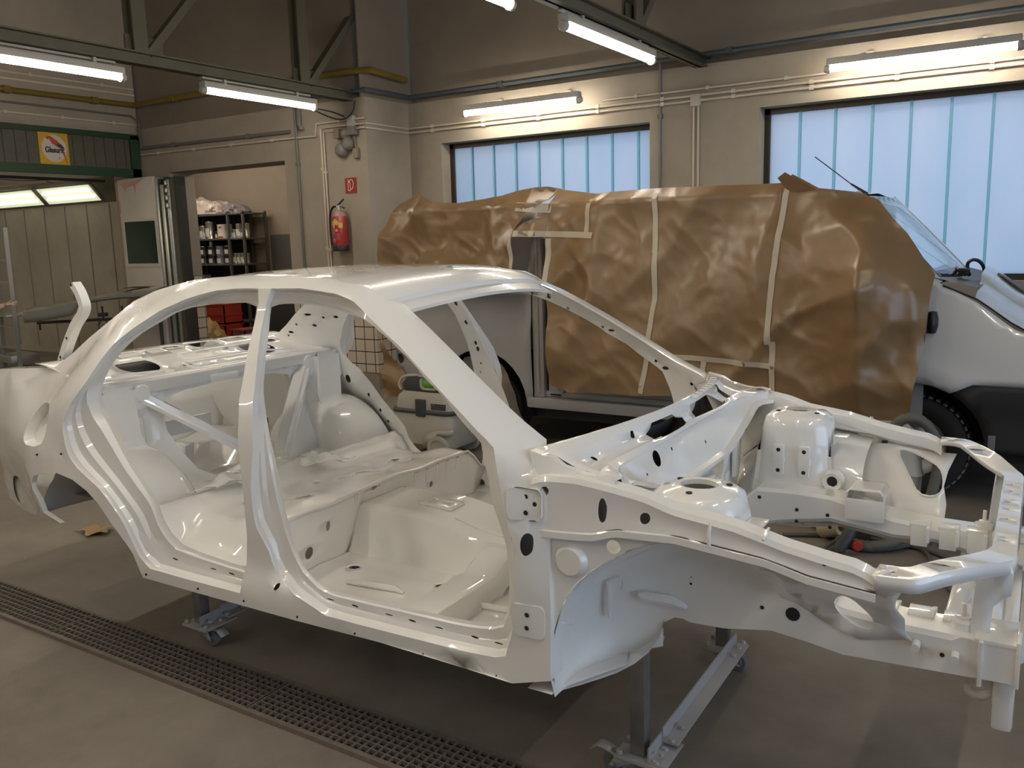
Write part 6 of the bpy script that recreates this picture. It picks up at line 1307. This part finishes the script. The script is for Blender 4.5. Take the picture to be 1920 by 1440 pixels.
# local frame: +y faces the car, +x the person's right
b_=[([(0,0,1.0),(0,0,1.16),(0,0,1.34),(0,0,1.46),(0,.01,1.54),(0,.02,1.62),(0,.03,1.70),(0,.02,1.77)],[(.155,.11),(.14,.10),(.165,.11),(.12,.09),(.055,.055),(.075,.085),(.078,.095),(.05,.06)])]
for s_ in (-1,1):
    b_.append(([(0,0,1.0),(s_*.10,0,.90),(s_*.11,.02,.50),(s_*.11,-.01,.10),(s_*.12,.10,.04)],[.15,.085,.058,.045,.038]))
    b_.append(([(0,0,1.46),(s_*.19,0,1.42),(s_*.25,-.03,1.16),(s_*.16,.20,1.13),(s_*.10,.27,1.15)],[.12,.055,.044,.036,.03]))
skinned('body',b_,skin,pe)
t_=[([(0,0,1.02),(0,0,.95)],[(.17,.12),(.17,.12)])]
for s_ in (-1,1): t_.append(([(0,0,.95),(s_*.105,0,.86),(s_*.115,.02,.50),(s_*.115,-.01,.09)],[.16,.098,.075,.07]))
skinned('trousers',t_,trous,pe)
h_=[([(0,0,1.02),(0,0,1.18),(0,0,1.34),(0,0,1.46)],[(.175,.125),(.16,.12),(.185,.13),(.11,.10)])]
for s_ in (-1,1): h_.append(([(0,0,1.46),(s_*.19,0,1.43),(s_*.235,-.01,1.26)],[.12,.075,.062]))
skinned('shirt',h_,shirt,pe)
bm=bmesh.new(); bmesh.ops.create_uvsphere(bm,u_segments=20,v_segments=12,radius=1)
vs=[(v.co.x*.088,v.co.y*.105+.005,1.735+v.co.z*.085) for v in bm.verts]; bm.verts.index_update(); fs_=[[v.index for v in f.verts] for f in bm.faces]; bm.free()
fs_=[f for f in fs_ if sum(vs[i][2] for i in f)/len(f)>1.72-.6*min(0,sum(vs[i][1] for i in f)/len(f)-.03)*0 and not (sum(vs[i][1] for i in f)/len(f)>.06 and sum(vs[i][2] for i in f)/len(f)<1.765)]
k=MB(); k.add(vs,fs_); k.build('hair',hairm,pe,solid=.01,offset=1)
for s_ in (-1,1):
    k=MB(); k.lathe([(0,.112),(.010,.110),(.013,.105)],10,axis='y',M=Matrix.Translation((s_*.032,0,1.69))); k.build('eye',mat('eye_dark',(.03,.02,.02),.3),pe)
    k=MB(); k.tube([(s_*.078,.02,1.66),(s_*.088,.01,1.69),(s_*.082,.0,1.71)],[.008,.012,.008],8); k.build('ear',skin,pe)
    hc=Vector((s_*.085,.285,1.155))
    f_=[([(s_*.10,.27,1.15),(s_*.088,.31,1.155),(s_*.07,.345,1.16)],[.026,(.038,.018),(.036,.016)])]
    for q in range(4):
        a=.022-.0145*q; base=(s_*.07,.345,1.16); f_.append(([base,(s_*(.068-a*.3),.362,1.16+a),(s_*(.045-a*.2),.385-.004*q,1.165+a),(s_*.022,.388-.004*q,1.168+a)],[(.036,.016),.0095,.0085,.0075]))
    f_.append(([(s_*.088,.31,1.155),(s_*.062,.315,1.185),(s_*.035,.34,1.195)],[(.038,.018),.011,.009]))
    skinned('hand',f_,skin,pe,1)
k=MB(); k.tube([(0,.118,1.685),(0,.132,1.655),(0,.118,1.645)],[.008,.013,.008],8); k.build('nose',skin,pe)
k=MB(); k.tube([(-.025,.112,1.622),(0,.118,1.620),(.025,.112,1.622)],[.003,.006,.003],6); k.build('mouth',mat('lips',(.35,.13,.10),.5),pe)
for s_ in (-1,1):
    k=MB(); k.box(s_*.12-.045,-.09,0,s_*.12+.045,.19,.09,bev=.035); k.build('shoe',black_m,pe)
ph=MB(); ph.box(-.01,.335,1.145,.065,.36,1.155,bev=.003)
ph=MB(); ph.box(-.035,.36,1.13,.035,.372,1.20,bev=.003); o=ph.build('phone',black_m,None); o.location=(-10.58,5.16,0); o.rotation_euler[2]=-.6; tag(o,'dark phone held by the worker at the left photo edge','phone')
